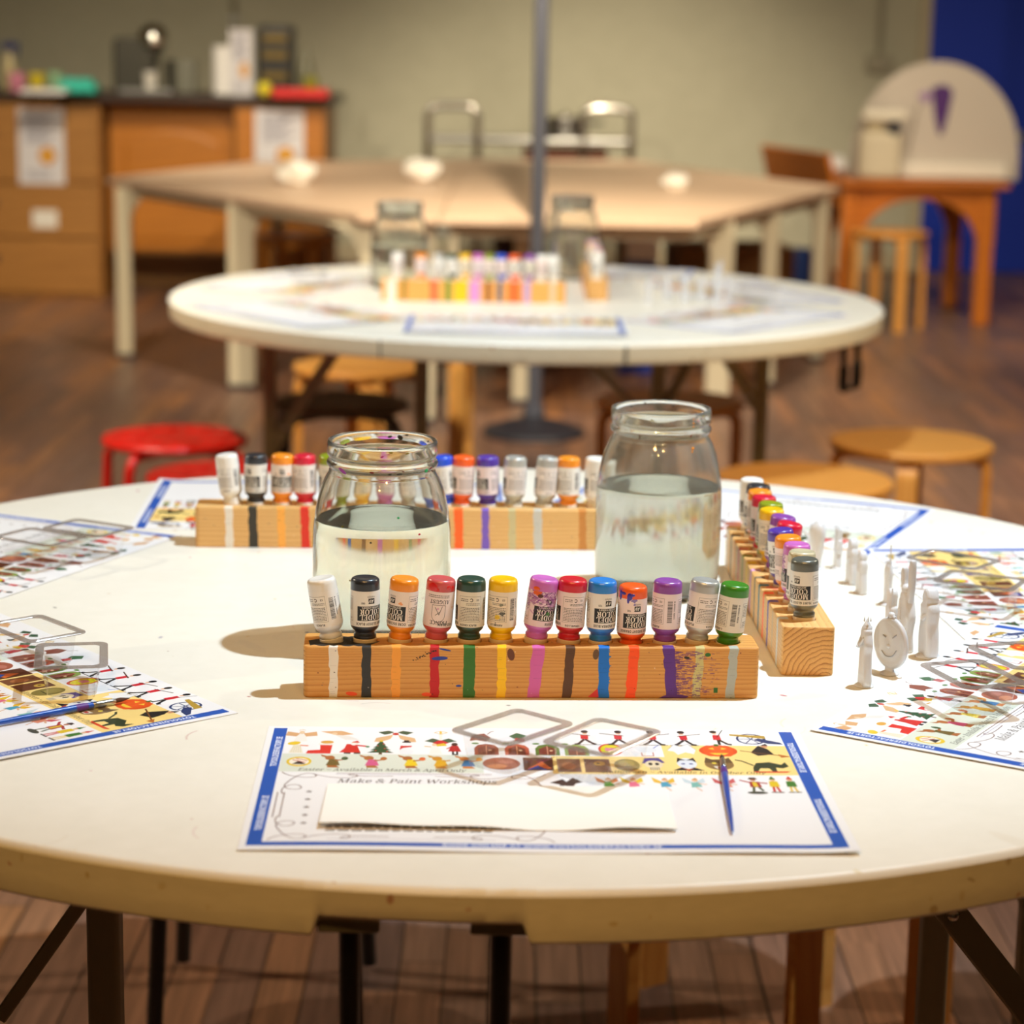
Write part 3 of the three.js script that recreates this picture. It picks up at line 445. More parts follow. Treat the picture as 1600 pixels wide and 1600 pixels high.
// ---------------------------------------------------------------- printed sheets
const MW = 0.43, MH = 0.292;
const matCanvas = canvas(2048, 1390, (c, W, H) => {
  const s = W / 430; c.scale(s, s); c.fillStyle = '#f4f3f5'; c.fillRect(0, 0, 430, 300);
  const E = (x, y, a, b, col, r = 0) => { c.fillStyle = col; c.beginPath(); c.ellipse(x, y, a, b, r, 0, 7); c.fill(); };
  const P = (col, ...q) => { c.fillStyle = col; c.beginPath(); for (let i = 0; i < q.length; i += 2) c.lineTo(q[i], q[i + 1]); c.fill(); };
  const Ln = (col, w, ...q) => { c.strokeStyle = col; c.lineWidth = w; c.beginPath(); c.moveTo(q[0], q[1]); for (let i = 2; i < q.length; i += 2) c.lineTo(q[i], q[i + 1]); c.stroke(); };
  const at = (x, y, f, k = 0.64) => { c.save(); c.translate(x, y); c.scale(k, 1.1); f(); c.restore(); };
  // bands
  c.fillStyle = '#dbe0d2'; c.fillRect(16, 72, 156, 45); c.fillStyle = '#f8d988'; c.fillRect(314, 42, 100, 32); c.fillRect(225, 73, 189, 44);
  // blue frame
  c.fillStyle = '#2458b8'; c.fillRect(5, 5, 10.5, 278); c.fillRect(413, 4, 10.5, 279); c.fillRect(5, 275, 418, 8);
  c.fillStyle = '#f4f6ff'; c.textAlign = 'center'; c.textBaseline = 'middle'; c.font = 'bold 7.2px sans-serif';
  for (const [x, y, r] of [[10.4, 66, -1], [10.4, 212, -1], [418.4, 72, 1], [418.4, 212, 1]]) { c.save(); c.translate(x, y); c.rotate(r * Math.PI / 2); c.fillText('TOYSOLDIERFACTORY.IE', 0, 0, 76); c.restore(); }
  c.font = 'bold 6.6px sans-serif'; c.fillText('BOOK ONLINE AT WWW.TOYSOLDIERFACTORY.IE', 217, 279.2, 166);
  // top left: winter figures
  at(28, 25, () => { P('#efece6', -5, -4, 5, -4, 8, 14, -8, 14); P('#d8a878', -2, -6, -18, -10, -20, 0, -6, 2); P('#d8a878', 2, -6, 18, -10, 20, 0, 6, 2); E(0, -8, 3.4, 4, '#e6c8a4'); Ln('#c8a050', 0.8, -4, -13, 0, -15, 4, -13); });
  at(58, 22, () => { P('#d8a878', -24, -8, 2, -10, 18, -2, 0, 2); P('#e4e0da', -6, 0, 12, 2, 26, 12, 8, 12); E(-6, -3, 3.5, 3, '#e6c8a4'); });
  at(103, 25, () => { for (const q of [-1, 1]) { P('#dcb284', q * 3, -4, q * 24, 4, q * 26, 13, q * 18, 14, q * 6, 6); P('#37573f', q * 2, -10, q * 9, -14, q * 22, -10, q * 14, -4, q * 8, -6); } E(0, -6, 4, 3, '#c03028'); });
  at(139, 26, () => { P('#3a5c42', -20, 10, -10, 3, 0, 8, 10, 3, 20, 10, 8, 14, -8, 14); P('#c8222c', -10, 14, 0, 6, 10, 14, 3, 18, -4, 18); c.fillStyle = '#efe9de'; c.fillRect(-2, -10, 4, 18); Ln('#caa860', 0.9, -8, -11, 0, -15, 8, -11, 0, -7, -8, -11); E(0, -11, 1.6, 3, '#f0c040'); });
  at(170, 24, () => { P('#8a4a3a', -10, -4, 6, -8, 14, 2, 8, 12, -4, 8, -12, 10); Ln('#6a3a2a', 1, 10, -6, 14, -12, 18, -14); });
  at(200, 24, () => { P('#3f6a4a', -10, -2, 0, -10, 12, -4, 6, 4, -4, 4); P('#c03a3a', -2, 2, 10, 4, 8, 12, -4, 10); });
  at(26, 55, () => { P('#ece4d0', -4, -6, 4, -6, 9, 14, -9, 14); E(-4, -9, 8, 4, '#e8c42c', -0.2); Ln('#e06a20', 2, 4, -4, 14, -3); for (let i = -6; i < 8; i += 3) Ln('#c8b890', 0.5, i * 0.6, -4, i, 13); });
  at(48, 56, () => { P('#d8261c', -6, -8, 9, -8, 8, 14, -22, 14, -20, 7, -5, 5); c.fillStyle = '#f0e8e0'; c.fillRect(-8, -10, 18, 4); E(2, -13, 8, 3.5, '#d8a040'); });
  at(70, 55, () => { P('#d0231c', -8, -8, 4, -8, 10, 12, -16, 12, -10, 2); E(2, -11, 4, 3.5, '#e8c0a0'); P('#d0231c', -2, -12, 5, -16, 8, -11); E(1, -8, 4, 3, '#f4f0ea'); c.fillStyle = '#2a2420'; c.fillRect(-10, 12, 8, 3); c.fillRect(2, 12, 8, 3); Ln('#d0231c', 3, 3, -5, 16, -3); E(18, -2, 2.6, 2, '#3a7a3a'); });
  at(92, 55, () => { for (let k = 0; k < 4; k++) P('#23502e', 0, -17 + k * 6, 6 + k * 3.4, -6 + k * 6, -6 - k * 3.4, -6 + k * 6); c.fillStyle = '#5a3a20'; c.fillRect(-2, 12, 4, 4); E(0, -16, 2, 2, '#e8c020'); for (const [a, b] of [[-4, -4], [5, 2], [-6, 7], [3, -9], [8, 9]]) E(a, b, 1.2, 1.2, '#d03030'); });
  at(112, 55, () => { E(0, 9, 9, 7, '#e9ebef'); E(0, -2, 6, 5, '#eef0f3'); E(0, -9, 4.5, 4, '#f0f2f4'); c.fillStyle = '#22222a'; c.fillRect(-5, -15, 10, 3); c.fillRect(-3, -18, 6, 4); P('#cf2a28', -7, -5, 7, -5, 6, -2, -4, 0, -8, 5); });
  at(134, 55, () => { P('#efece4', -4, -4, 5, -4, 10, 14, -6, 14); P('#e0c030', 0, -8, 12, -12, 16, -6, 4, -4); E(0, -8, 3, 3, '#e8c8a0'); Ln('#d0a030', 1.6, -4, -3, -12, -4); });
  at(150, 57, () => { P('#b41e22', -4, -8, 4, -8, 8, 6, -8, 6); E(0, -11, 4, 3.5, '#3a1c14'); Ln('#22140e', 2.4, -2, 6, -2, 13, 3, 13, 3, 6); Ln('#b41e22', 2, -4, -5, -10, 0); });
  // doors and plates
  for (const [x, f] of [[175, '#a04a30'], [199, '#c2583a'], [223, '#5a7a2a'], [246, '#8aa050']]) at(x, 57, () => { P(f, -10, 13, -10, -3, -7, -10, 0, -13, 7, -10, 10, -3, 10, 13); P('#7a3424', -7, 12, -7, -2, 0, -9, 7, -2, 7, 12); Ln('#e0a080', 0.8, 0, -9, 0, 12); E(-9, -14, 3, 2, '#5a8a3a'); E(3, 2, 1.5, 1.5, '#e8c8a0'); }, 0.95);
  at(273, 55, () => { E(0, 0, 15, 14, '#d8402a'); E(0, 0, 12.5, 11.5, '#e3d51c'); c.fillStyle = '#e58aa0'; c.fillRect(-7, -4, 14, 7); });
  at(302, 55, () => { E(0, 0, 12, 7, '#dfe4ea'); E(-10, -4, 5, 4, '#e4e8ee'); Ln('#b86a5a', 1.4, -8, 6, -8, 14, 6, 14, 6, 6); Ln('#4a6ac0', 1.4, 8, -4, 16, -12); });
  // spring band
  at(30, 92, () => { E(0, 0, 15, 11, '#e6c01c'); E(0, 0, 12, 8, '#f2ead8'); P('#3a302a', -8, 6, 0, -2, 9, 6); Ln('#c03028', 1.2, -8, -4, 8, 2); Ln('#c03028', 1.2, -4, -7, 10, -2); });
  const hare = (x, col, coat, gift) => at(x, 92, () => { E(-4, -9, 6, 5, col); P(col, -6, -12, -16, -17, -14, -12, -6, -9); P(coat, -4, -6, 5, -6, 9, 8, -8, 8); P(col, -6, 8, 5, 8, 9, 13, -6, 13); Ln(col, 2.4, 3, -3, 12, -5); if (gift) E(14, -8, 4, 4, gift); });
  hare(56, '#a8622a', '#6f5a22', '#3f5a34'); hare(86, '#b06a30', '#d45a8a', '#b06a30'); hare(116, '#a8622a', '#e8c81c', '#d86a2a'); hare(139, '#c88a28', '#dca81c'); hare(160, '#c87a38', '#3a7ab0', '#e8a03a');
  c.fillStyle = '#2e2a22'; c.font = 'italic 9px serif'; c.textAlign = 'left'; c.fillText('Easter ~ Available in March & April Only', 30, 111.5, 128);
  // kits in the middle
  at(186, 93, () => { E(0, 0, 17, 14, '#a85a44'); E(-4, 6, 9, 5, '#d88a60'); E(4, -4, 7, 4, '#c27a6a'); }, 0.85); at(214, 93, () => { c.fillStyle = '#5a2c16'; c.fillRect(-13, -14, 27, 29); P('#d0662a', -10, 12, 4, -6, 12, 10); P('#2a4aa0', -10, 13, 0, 4, 8, 13); }, 0.85);
  at(238, 95, () => { c.fillStyle = '#7a4a2a'; c.fillRect(-10, -14, 20, 30); E(0, 2, 6, 8, '#a8683a'); }, 0.9); at(260, 95, () => { c.fillStyle = '#6a3a22'; c.fillRect(-11, -14, 22, 30); E(2, -4, 5, 5, '#c8a040'); E(1, -4, 1.4, 1.6, '#3a2010'); }, 0.9);
  at(283, 92, () => { E(0, 2, 11, 14, '#8a7a3a'); E(0, -2, 7, 7, '#a89650'); Ln('#4a4020', 1.2, -6, 6, 6, 6); }, 0.9);
  // guards and cannon
  for (const [x, q] of [[255, -1], [282, -1], [308, 1], [333, 1]]) at(x, 25, () => { c.scale(q, 1); P('#d02030', -4, -8, 6, -8, 6, 2, -3, 3); E(0, -12, 3, 2.6, '#e6b898'); E(0, -16, 4.5, 3.4, '#1a1a1e'); Ln('#1a1a1e', 3.6, 1, 3, -8, 13, -12, 15); Ln('#1a1a1e', 3.6, 2, 3, 10, 14, 15, 15); Ln('#4a3020', 1.2, -6, -6, 24, -12); Ln('#2a2a2a', 1, -18, 16, 18, 16); });
  at(360, 24, () => { P('#d02030', -3, -9, 6, -9, 6, 3, -4, 3); E(0, -13, 3, 2.6, '#e6b898'); E(-1, -17, 4.4, 3.2, '#1a1a1e'); Ln('#1a1a1e', 3.6, 2, 3, 2, 15); Ln('#1a1a1e', 3.6, 3, 3, 12, 13, 17, 14); Ln('#2a2a2a', 1, 2, -4, 12, -22); });
  at(392, 22, () => { c.lineWidth = 1.8; c.strokeStyle = '#2a3c6e'; c.beginPath(); c.ellipse(-4, 2, 11, 12, 0, 0, 7); c.stroke(); for (let k = 0; k < 6; k++) Ln('#2a3c6e', 1, -4, 2, -4 + 11 * Math.cos(k * 1.05), 2 + 12 * Math.sin(k * 1.05)); P('#b8963a', -20, -10, 8, -6, 8, 1, -20, -6); P('#2a3c6e', 2, 0, 18, 10, 20, 15, 8, 13, -2, 5); }, 1);
  // autumn band
  at(329, 54, () => { P('#eceef0', -18, 2, -8, -12, 0, -8, 10, -14, 18, 0, 14, 10, 4, 6, -6, 12, -10, 4); Ln('#9a9aa0', 0.7, -18, 2, -8, -12, 0, -8, 10, -14, 18, 0); });
  at(358, 55, () => { E(0, 1, 17.5, 13.5, '#dd4a14'); E(-8, 1, 6, 13, '#e4571c'); E(8, 1, 6, 13, '#e4571c'); E(0, 1, 6, 13.4, '#e85e20'); P('#f5c83c', -9, -4, -4, -7, -3, -2); P('#f5c83c', 9, -4, 4, -7, 3, -2); P('#f5c83c', -9, 6, 9, 6, 5, 10, -4, 10); c.fillStyle = '#4a6a24'; c.fillRect(-2, -15, 4, 5); }, 0.86);
  at(393, 55, () => { P('#23211f', -12, 4, -2, -12, 6, -4, 10, 8, -6, 12); P('#23211f', 0, -12, 6, -17, 8, -12); E(4, -10, 3, 2.6, '#c88a6a'); Ln('#7a4a20', 1.4, -22, 0, 18, 12); P('#b86a24', 14, 8, 26, 14, 16, 16); }, 0.8);
  at(304, 92, () => { P('#4a3a8a', -14, -2, -10, -14, 8, -15, 14, -4); E(0, 0, 11, 9, '#ead8b4'); E(-4, -1, 2.4, 3, '#1c1814'); E(4, -1, 2.4, 3, '#1c1814'); c.fillStyle = '#ead8b4'; c.fillRect(-6, 6, 12, 7); for (let k = -5; k < 6; k += 2.5) Ln('#3a2c1c', 0.7, k, 7, k, 13); });
  at(330, 91, () => { E(0, -2, 10, 12, '#dde4ee'); P('#18181c', -10, -4, -8, -15, 0, -9, 8, -15, 10, -4, 6, -9, -6, -9); E(-4, -1, 2, 1.4, '#2a3a8a'); E(4, -1, 2, 1.4, '#2a3a8a'); P('#18181c', -16, 14, -6, 7, 0, 12, 6, 7, 16, 14); P('#b02420', -6, 8, 0, 12, 6, 8, 0, 16); }, 0.77);
  at(355, 91, () => { E(0, 0, 15, 12, '#8a6a3c'); P('#5f4626', -15, -4, -12, -16, -4, -10, 4, -10, 12, -16, 15, -4); E(-5, -3, 2.5, 2, '#e8d04a'); E(5, -3, 2.5, 2, '#e8d04a'); P('#e8e2d4', -7, 4, 7, 4, 3, 10, -3, 10); E(0, 7, 3, 2, '#b02420'); }, 0.75);
  at(391, 93, () => { P('#2f3b24', -12, 4, -8, -6, 4, -8, 14, -2, 18, -8, 20, 2, 14, 6, 8, 4, 8, 13, 4, 13, 2, 6, -6, 6, -9, 13, -13, 13); Ln('#2f3b24', 2, -11, 0, -20, -10, -26, -13); P('#d8401c', -14, 13, 20, 13, 16, 16, -10, 16); }, 0.87);
  c.fillStyle = '#3a2c1c'; c.font = 'italic 8px serif'; c.fillText('Halloween ~ Available in October Only', 262, 111.5, 126);
  // fairies and elves
  at(234, 141, () => { P('#3a2418', -20, -2, -4, -10, 0, -4, 8, -13, 20, -4, 10, 0, 6, 10, -2, 4, -10, 10, -8, 2); });
  [[265, '#4f8a2a', '#c8702a'], [284, '#e06a8a', '#e0c02c'], [308, '#4aa0c0', '#e8b82c'], [331, '#7ab8b0', '#c8d8e0'], [354, '#e08a6a', '#d05a5a']].forEach(([x, a, b]) => at(x, 139, () => { P(b, -2, -4, -14, -14, -12, -3, -2, 1); P(b, 2, -5, 12, -13, 13, -4, 3, 0); P(a, -4, -3, 5, -4, 8, 6, -5, 8); E(1, -8, 3.6, 3.4, '#e8b890'); P('#c8862a', -2, -10, 2, -13, 5, -9); Ln('#e0b088', 1.8, 4, -1, 14, 1); Ln('#e0b088', 1.8, 0, 7, 6, 15); }));
  at(376, 140, () => { P('#a8302a', -5, -7, 6, -7, 8, 5, -6, 5); P('#e0c02c', -2, -6, 3, -6, 4, 4, -2, 4); E(0, -11, 3.4, 3, '#b8785a'); P('#3a2418', -6, -12, 6, -12, 3, -16, -3, -16); Ln('#a8302a', 2.4, -5, -5, -16, -10); Ln('#a8302a', 2.4, 6, -5, 16, -3); Ln('#3a4a24', 3, -2, 5, -4, 15); Ln('#3a4a24', 3, 4, 5, 8, 13); E(0, 17, 12, 3, '#4a4a3c'); });
  for (const [x, a, b, h] of [[391, '#e0c01c', '#c83024', '#2f6a2a'], [404, '#3f7a2a', '#e0c060', '#c83024']]) at(x, 140, () => { P(a, -5, -8, 5, -8, 6, 4, -6, 4); E(0, -11, 3.2, 3, '#e0b088'); P(h, -4, -12, 4, -12, 0, -19); Ln(b, 3, -2, 4, -3, 15); Ln(b, 3, 2, 4, 4, 15); Ln('#2a2018', 1.6, -7, 16, 8, 16); });
  // workshop panel with its scrollwork
  c.fillStyle = '#2c1c16'; c.font = 'italic 12.5px serif'; c.fillText('Make & Paint Workshops', 61, 138, 120); c.font = 'italic 9px serif'; c.fillText('~ ~', 124, 150);
  c.strokeStyle = '#5a2c1e'; c.lineWidth = 0.8; const curl = (x, y, sx, sy) => { c.save(); c.translate(x, y); c.scale(sx, sy); c.beginPath(); c.moveTo(0, 0); c.bezierCurveTo(6, 16, 34, 16, 24, 4); c.bezierCurveTo(16, -2, 8, 14, 4, 30); c.bezierCurveTo(2, 44, 20, 44, 16, 34); c.bezierCurveTo(12, 24, -2, 34, 4, 52); c.moveTo(24, 4); c.bezierCurveTo(44, 20, 62, 12, 56, 5); c.bezierCurveTo(50, 0, 40, 12, 84, 8); c.stroke(); c.restore(); };
  curl(19, 118, 1, 1); curl(19, 271, 1, -1); curl(219, 118, -1, 1); curl(219, 271, -1, -1);
  Ln('#5a2c1e', 0.7, 60, 120, 178, 120); Ln('#8a7a9a', 0.5, 60, 123, 178, 123); Ln('#8a7a9a', 0.5, 60, 268, 178, 268); Ln('#5a2c1e', 0.7, 19, 166, 19, 222); Ln('#5a2c1e', 0.7, 24, 166, 24, 222);
  c.fillStyle = '#4a2c20'; for (let k = 0; k < 5; k++) { c.beginPath(); for (let i = 0; i < 10; i++) { const q = i % 2 ? 1.2 : 3; c.lineTo(42 + q * Math.sin(i * 0.628), 164 + k * 17.6 - q * Math.cos(i * 0.628)); } c.fill(); }
  c.fillStyle = '#4a3426'; for (let k = 0; k < 2; k++) for (let x = 58; x < (k ? 178 : 196);) { const d = rr(3, 9); c.fillRect(x, 240 + k * 8.5, d, k ? 2.6 : 4.2); x += d + 2.2; }
});
const matTex = ctex(matCanvas);
const matTop = phys(0xffffff, 0.42, { map: matTex, clearcoat: 0.25, clearcoatRoughness: 0.4 });
function sheetGeo(w, h, t, nx, nz, lift) {
  const g = new THREE.BoxGeometry(w, t, h, nx, 1, nz).translate(0, t / 2, 0), p = g.attributes.position;
  for (let i = 0; i < p.count; i++) p.setY(i, p.getY(i) + Math.max(0, lift(p.getX(i) / w + 0.5, p.getZ(i) / h + 0.5)));
  g.computeVertexNormals(); return g;
}
const matGeo = [0, 1].map((k) => sheetGeo(MW, MH, 0.0004, 36, 24, (u, v) => 0.0016 * Math.pow(v, 8) * (0.5 + 0.5 * Math.sin(u * 9 + k * 2)) + 0.002 * Math.pow(Math.max(0, u - 0.9) / 0.1, 2) * v));
const sheetSides = [paper, paper, matTop, paper, paper, paper];
// d = outward direction in degrees (anticlockwise from +x), corner = which corner is given
function mat(label, kind, corner, at2, d, lift = 0, table = 'near') {
  const right = (d + 90) * D, R_ = [Math.cos(right), -Math.sin(right)], O = [Math.cos(d * D), -Math.sin(d * D)];
  const [sx, sz] = { tl: [1, 1], tr: [-1, 1], bl: [1, -1], br: [-1, -1], c: [0, 0] }[corner];
  const c = [at2[0] + sx * R_[0] * MW / 2 + sz * O[0] * MH / 2, at2[1] + sx * R_[1] * MW / 2 + sz * O[1] * MH / 2];
  return one('printed_sheet', label, 'paper sheet', matGeo[kind], sheetSides, [c[0], TT + 0.0002 + lift, c[1]], right, `printed sheets on the ${table} table`);
}
mat('printed workshop sheet at the front of the near table, with a blank strip on it', 0, 'tl', [-0.1935, -1.8005], -88.2);
mat('printed sheet at the left front of the near table, under a blue brush', 1, 'tr', [-0.2226, -1.836], -140, 0.0001);
mat('printed sheet at the left rear edge of the near table, under two overlapping trays', 0, 'tl', [-0.3652, -2.5134], 156, 0.0006);
mat('printed sheet behind the left end of the back block', 1, 'tr', [-0.43, -2.546], 92);
mat('printed sheet behind the right jar at the rear of the near table', 0, 'tl', [0.392, -2.470], 66, 0.0001);
mat('printed sheet at the right rear of the near table, under two blurred trays', 1, 'tr', [0.3945, -2.511], 5, 0.0005);
mat('printed sheet at the right front of the near table, its Easter band toward the camera', 0, 'tl', [0.2456, -1.8145], -31.6, 0.0011);
one('blank_strip', 'blank white paper strip laid over the front sheet', 'paper strip', sheetGeo(0.253, 0.098, 0.0005, 40, 16, (u, v) => 0.0034 * Math.pow(v, 3) * (0.45 + 0.4 * Math.sin(u * 8.5 - 0.6) + 0.25 * Math.sin(u * 17)) + 0.003 * Math.pow(1 - u, 6) * v + 0.0003), std(0xf6f3ec, 0.75), [-0.0065, TT + 0.001, -1.6075], 1.2 * D);

// ---------------------------------------------------------------- clear trays
function rrLoop(w, h, r, n = 6) { const o = []; for (const [sx, sy, a0] of [[1, 1, 0], [-1, 1, 90], [-1, -1, 180], [1, -1, 270]]) for (let k = 0; k <= n; k++) { const a = (a0 + 90 * k / n) * D; o.push([sx * (w / 2 - r) + r * Math.cos(a), sy * (h / 2 - r) + r * Math.sin(a)]); } return o; }
const trayCup = (() => {
  const loops = [[0.070, 0.048, 0.006, 0.0288], [0.066, 0.044, 0.007, 0.010], [0.0635, 0.0415, 0.008, 0.0024], [0.060, 0.038, 0.008, 0.0012]].map(([w, h, r, y]) => rrLoop(w, h, r).map(([x, z]) => [x, y, z]));
  const n = loops[0].length, P = loops.flat(2), I = []; for (let l = 0; l < 3; l++) for (let i = 0; i < n; i++) { const a = l * n + i, b = l * n + (i + 1) % n; I.push(a, b, a + n, b, b + n, a + n); }
  const c = P.length / 3; P.push(0, 0.0012, 0); for (let i = 0; i < n; i++) I.push(3 * n + i, 3 * n + (i + 1) % n, c);
  const g = new THREE.BufferGeometry(); g.setAttribute('position', new THREE.Float32BufferAttribute(P, 3)); g.setIndex(I); g.computeVertexNormals(); return g;
})();
const trayRim = (() => {
  const s = new THREE.Shape(rrLoop(0.0815, 0.0605, 0.008).map(([x, y]) => new THREE.Vector2(x, y))); s.holes.push(new THREE.Path(rrLoop(0.0695, 0.0475, 0.006).reverse().map(([x, y]) => new THREE.Vector2(x, y))));
  return new THREE.ExtrudeGeometry(s, { depth: 0.0007, bevelEnabled: true, bevelSize: 0.0003, bevelThickness: 0.0003, bevelSegments: 1 }).rotateX(-Math.PI / 2).translate(0, 0.0285, 0);
})();
function tray(label, x, z, turn, y = TT + 0.0012, tilt = 0) {
  const t = thing('plastic_tray', label, 'plastic tray', [x, y, z], 0, 'clear plastic paint trays'); t.rotation.set(0, turn * D, tilt * D);
  mesh('cup', trayCup, clearPlastic, t); mesh('tray_rim', trayRim, frosted, t); return t;
}
tray('clear plastic tray on the front sheet, left of the pair', 0.0035, -1.7135, 50);
tray('clear plastic tray on the front sheet, right of the pair', 0.0715, -1.689, 56, TT + 0.0022, 0);
tray('clear plastic tray squarely facing the camera on the left front sheet', -0.371, -1.898, 100);
tray('clear plastic tray at the left picture edge on the left front sheet', -0.42, -1.985, -48);
tray('clear plastic tray on the left rear sheet, nearer of the two', -0.491, -2.357, -31, TT + 0.002);
tray('clear plastic tray on the left rear sheet, against its blue edge', -0.449, -2.404, -29, TT + 0.0026);
tray('clear plastic tray on the right front sheet beside the figurines', 0.390, -1.884, -71, TT + 0.003);
tray('clear plastic tray on the right front sheet, at the right picture edge', 0.443, -1.948, -70, TT + 0.003);
tray('clear plastic tray on the right rear sheet, over the yellow band', 0.455, -2.328, -39, TT + 0.0022);
tray('clear plastic tray on the right rear sheet, nearer of the two', 0.465, -2.235, -28, TT + 0.0022);

// ---------------------------------------------------------------- brushes
const brushBlue = phys(0x1c4fb4, 0.3, { clearcoat: 0.5 }), bristle = std(0x4a2c18, 0.8);
function brush(label, tip, tail, len, y) {
  const t = thing('paint_brush', label, 'paint brush', [tip[0], y, tip[1]]), k = len;
  const h = mesh('handle', lathe([[0.0001, 0], [0.0024, 0.0], [0.0029, 0.02], [0.0027, 0.04], [0.0018, k - 0.06], [0.0011, k - 0.032], [0.0001, k - 0.03]], 16).translate(0, 0.03, 0), brushBlue, t);
  mesh('paint_smear', lathe([[0.0026, 0.0], [0.00300, 0.004], [0.00305, 0.008], [0.0029, 0.011]], 14).translate(0, 0.036, 0), std(0x5a2a86, 0.5), h);
  mesh('ferrule', lathe([[0.0001, 0.01], [0.0018, 0.01], [0.0024, 0.014], [0.0021, 0.016], [0.0025, 0.024], [0.0022, 0.026], [0.0026, 0.031], [0.0001, 0.0315]], 16), steel, t);
  mesh('bristles', lathe([[0.0001, -0.004], [0.0006, -0.002], [0.0019, 0.005], [0.0018, 0.0105], [0.0001, 0.0105]], 12), bristle, t);
  const d = V(tail[0] - tip[0], 0, tail[1] - tip[1]).normalize(); t.quaternion.setFromUnitVectors(V(0, 1, 0), d); return t;
}
brush('blue-handled paint brush lying on the front sheet, bristles on the animal mask', [0.1668, -1.732], [0.1596, -1.5588], 0.176, TT + 0.0042);
brush('blue-handled paint brush lying across the left front sheet', [-0.3185, -1.8579], [-0.4075, -1.7851], 0.19, TT + 0.0045);

// ---------------------------------------------------------------- unpainted cast figurines
const figBase = lathe([[0.0001, 0], [0.0085, 0], [0.0088, 0.0008], [0.007, 0.0022], [0.003, 0.0032], [0.0001, 0.0034]], 24);
function flat(pts, t = 0.004) {
  const s = new THREE.Shape(); s.moveTo(pts[0][0], pts[0][1]); s.splineThru(pts.slice(1).concat([pts[0]]).map(([x, y]) => new THREE.Vector2(x, y)));
  return new THREE.ExtrudeGeometry(s, { depth: t * 0.3, bevelEnabled: true, bevelSize: t * 0.25, bevelThickness: t * 0.35, bevelSegments: 3, curveSegments: 28 }).translate(0, 0, -t * 0.15);
}
const mm = (a) => a.map(([x, y]) => [x / 1000, y / 1000]);
function figure(kind) {
  const g = [];
  if (kind === 'queen') { g.push(flat(mm([[-6, 3], [-5.5, 20], [-4.5, 34], [-6, 40], [-4, 46], [-3, 50], [3, 50], [4, 46], [7, 38], [5, 30], [6, 18], [7, 3]]), 0.008)); g.push(ball(0.0045, 0, 0.0515, 0), new THREE.ConeGeometry(0.0034, 0.006, 8).translate(0, 0.058, 0), rod([0.004, 0.044, 0.003], [0.0, 0.036, 0.007], 0.0016), rod([-0.004, 0.043, 0.003], [0.001, 0.036, 0.008], 0.0016)); for (let i = 0; i < 5; i++) g.push(new THREE.ConeGeometry(0.0008, 0.004, 6).translate(0.003 * Math.cos(i * 1.257), 0.0605, 0.003 * Math.sin(i * 1.257))); g.push(flat(mm([[-7, 30], [-8, 40], [-5, 47], [-2, 48], [-3, 38], [-5, 30]]), 0.005).translate(0, 0.004, -0.003)); }
  if (kind === 'robe') { g.push(flat(mm([[-6, 2], [-7, 14], [-5, 26], [-6, 34], [-3, 38], [-3.5, 42], [0, 46], [3.5, 42], [3, 38], [6, 33], [5, 24], [7, 13], [6, 2]]), 0.009), rod([0.005, 0.032, 0.002], [0.001, 0.027, 0.006], 0.0016)); }
  if (kind === 'soldier') { g.push(flat(mm([[-4, 2], [-3.5, 18], [-5, 22], [-5, 32], [-3, 35], [-3, 40], [-3.5, 46], [0, 49], [3.5, 46], [3, 40], [3, 35], [5, 32], [5, 22], [3, 18], [4, 2]]), 0.008), rod([0.005, 0.01, 0.003], [0.0055, 0.052, 0.002], 0.0008), rod([0.005, 0.031, 0.002], [0.005, 0.022, 0.0045], 0.0016)); }
  if (kind === 'witch') { g.push(flat(mm([[-7, 2], [-6, 20], [-8, 34], [-5, 48], [-4, 54], [0, 58], [4, 54], [5, 48], [9, 34], [6, 18], [7, 2]]), 0.010), flat(mm([[-3, 50], [-7, 62], [-9, 74], [-6, 78], [-4, 66], [-1, 56]]), 0.006), flat(mm([[3, 50], [6, 60], [6, 82], [9, 88], [10, 76], [9, 60], [6, 48]]), 0.006), ball(0.005, 0, 0.06, 0.001), rod([-0.004, 0.05, 0.004], [-0.003, 0.03, 0.006], 0.002)); }
  if (kind === 'spear') { g.push(flat(mm([[-3, 2], [-3, 22], [-4, 34], [0, 42], [4, 34], [3, 22], [3, 2]]), 0.006), rod([0.004, 0.004, 0.001], [0.005, 0.062, 0.001], 0.0007), ball(0.003, 0, 0.0435, 0)); }
  if (kind === 'vase') { g.push(lathe([[0.0001, 0.002], [0.0055, 0.002], [0.006, 0.01], [0.0085, 0.026], [0.0105, 0.040], [0.0095, 0.047], [0.005, 0.049], [0.004, 0.052], [0.0001, 0.053]], 20).scale(1, 1, 0.6)); }
  if (kind === 'arch') { g.push(tube([[-0.007, 0.001, 0], [-0.007, 0.014, 0], [0, 0.022, 0], [0.007, 0.014, 0], [0.007, 0.001, 0]], 0.0018, 24, 8)); }
  return g;
}
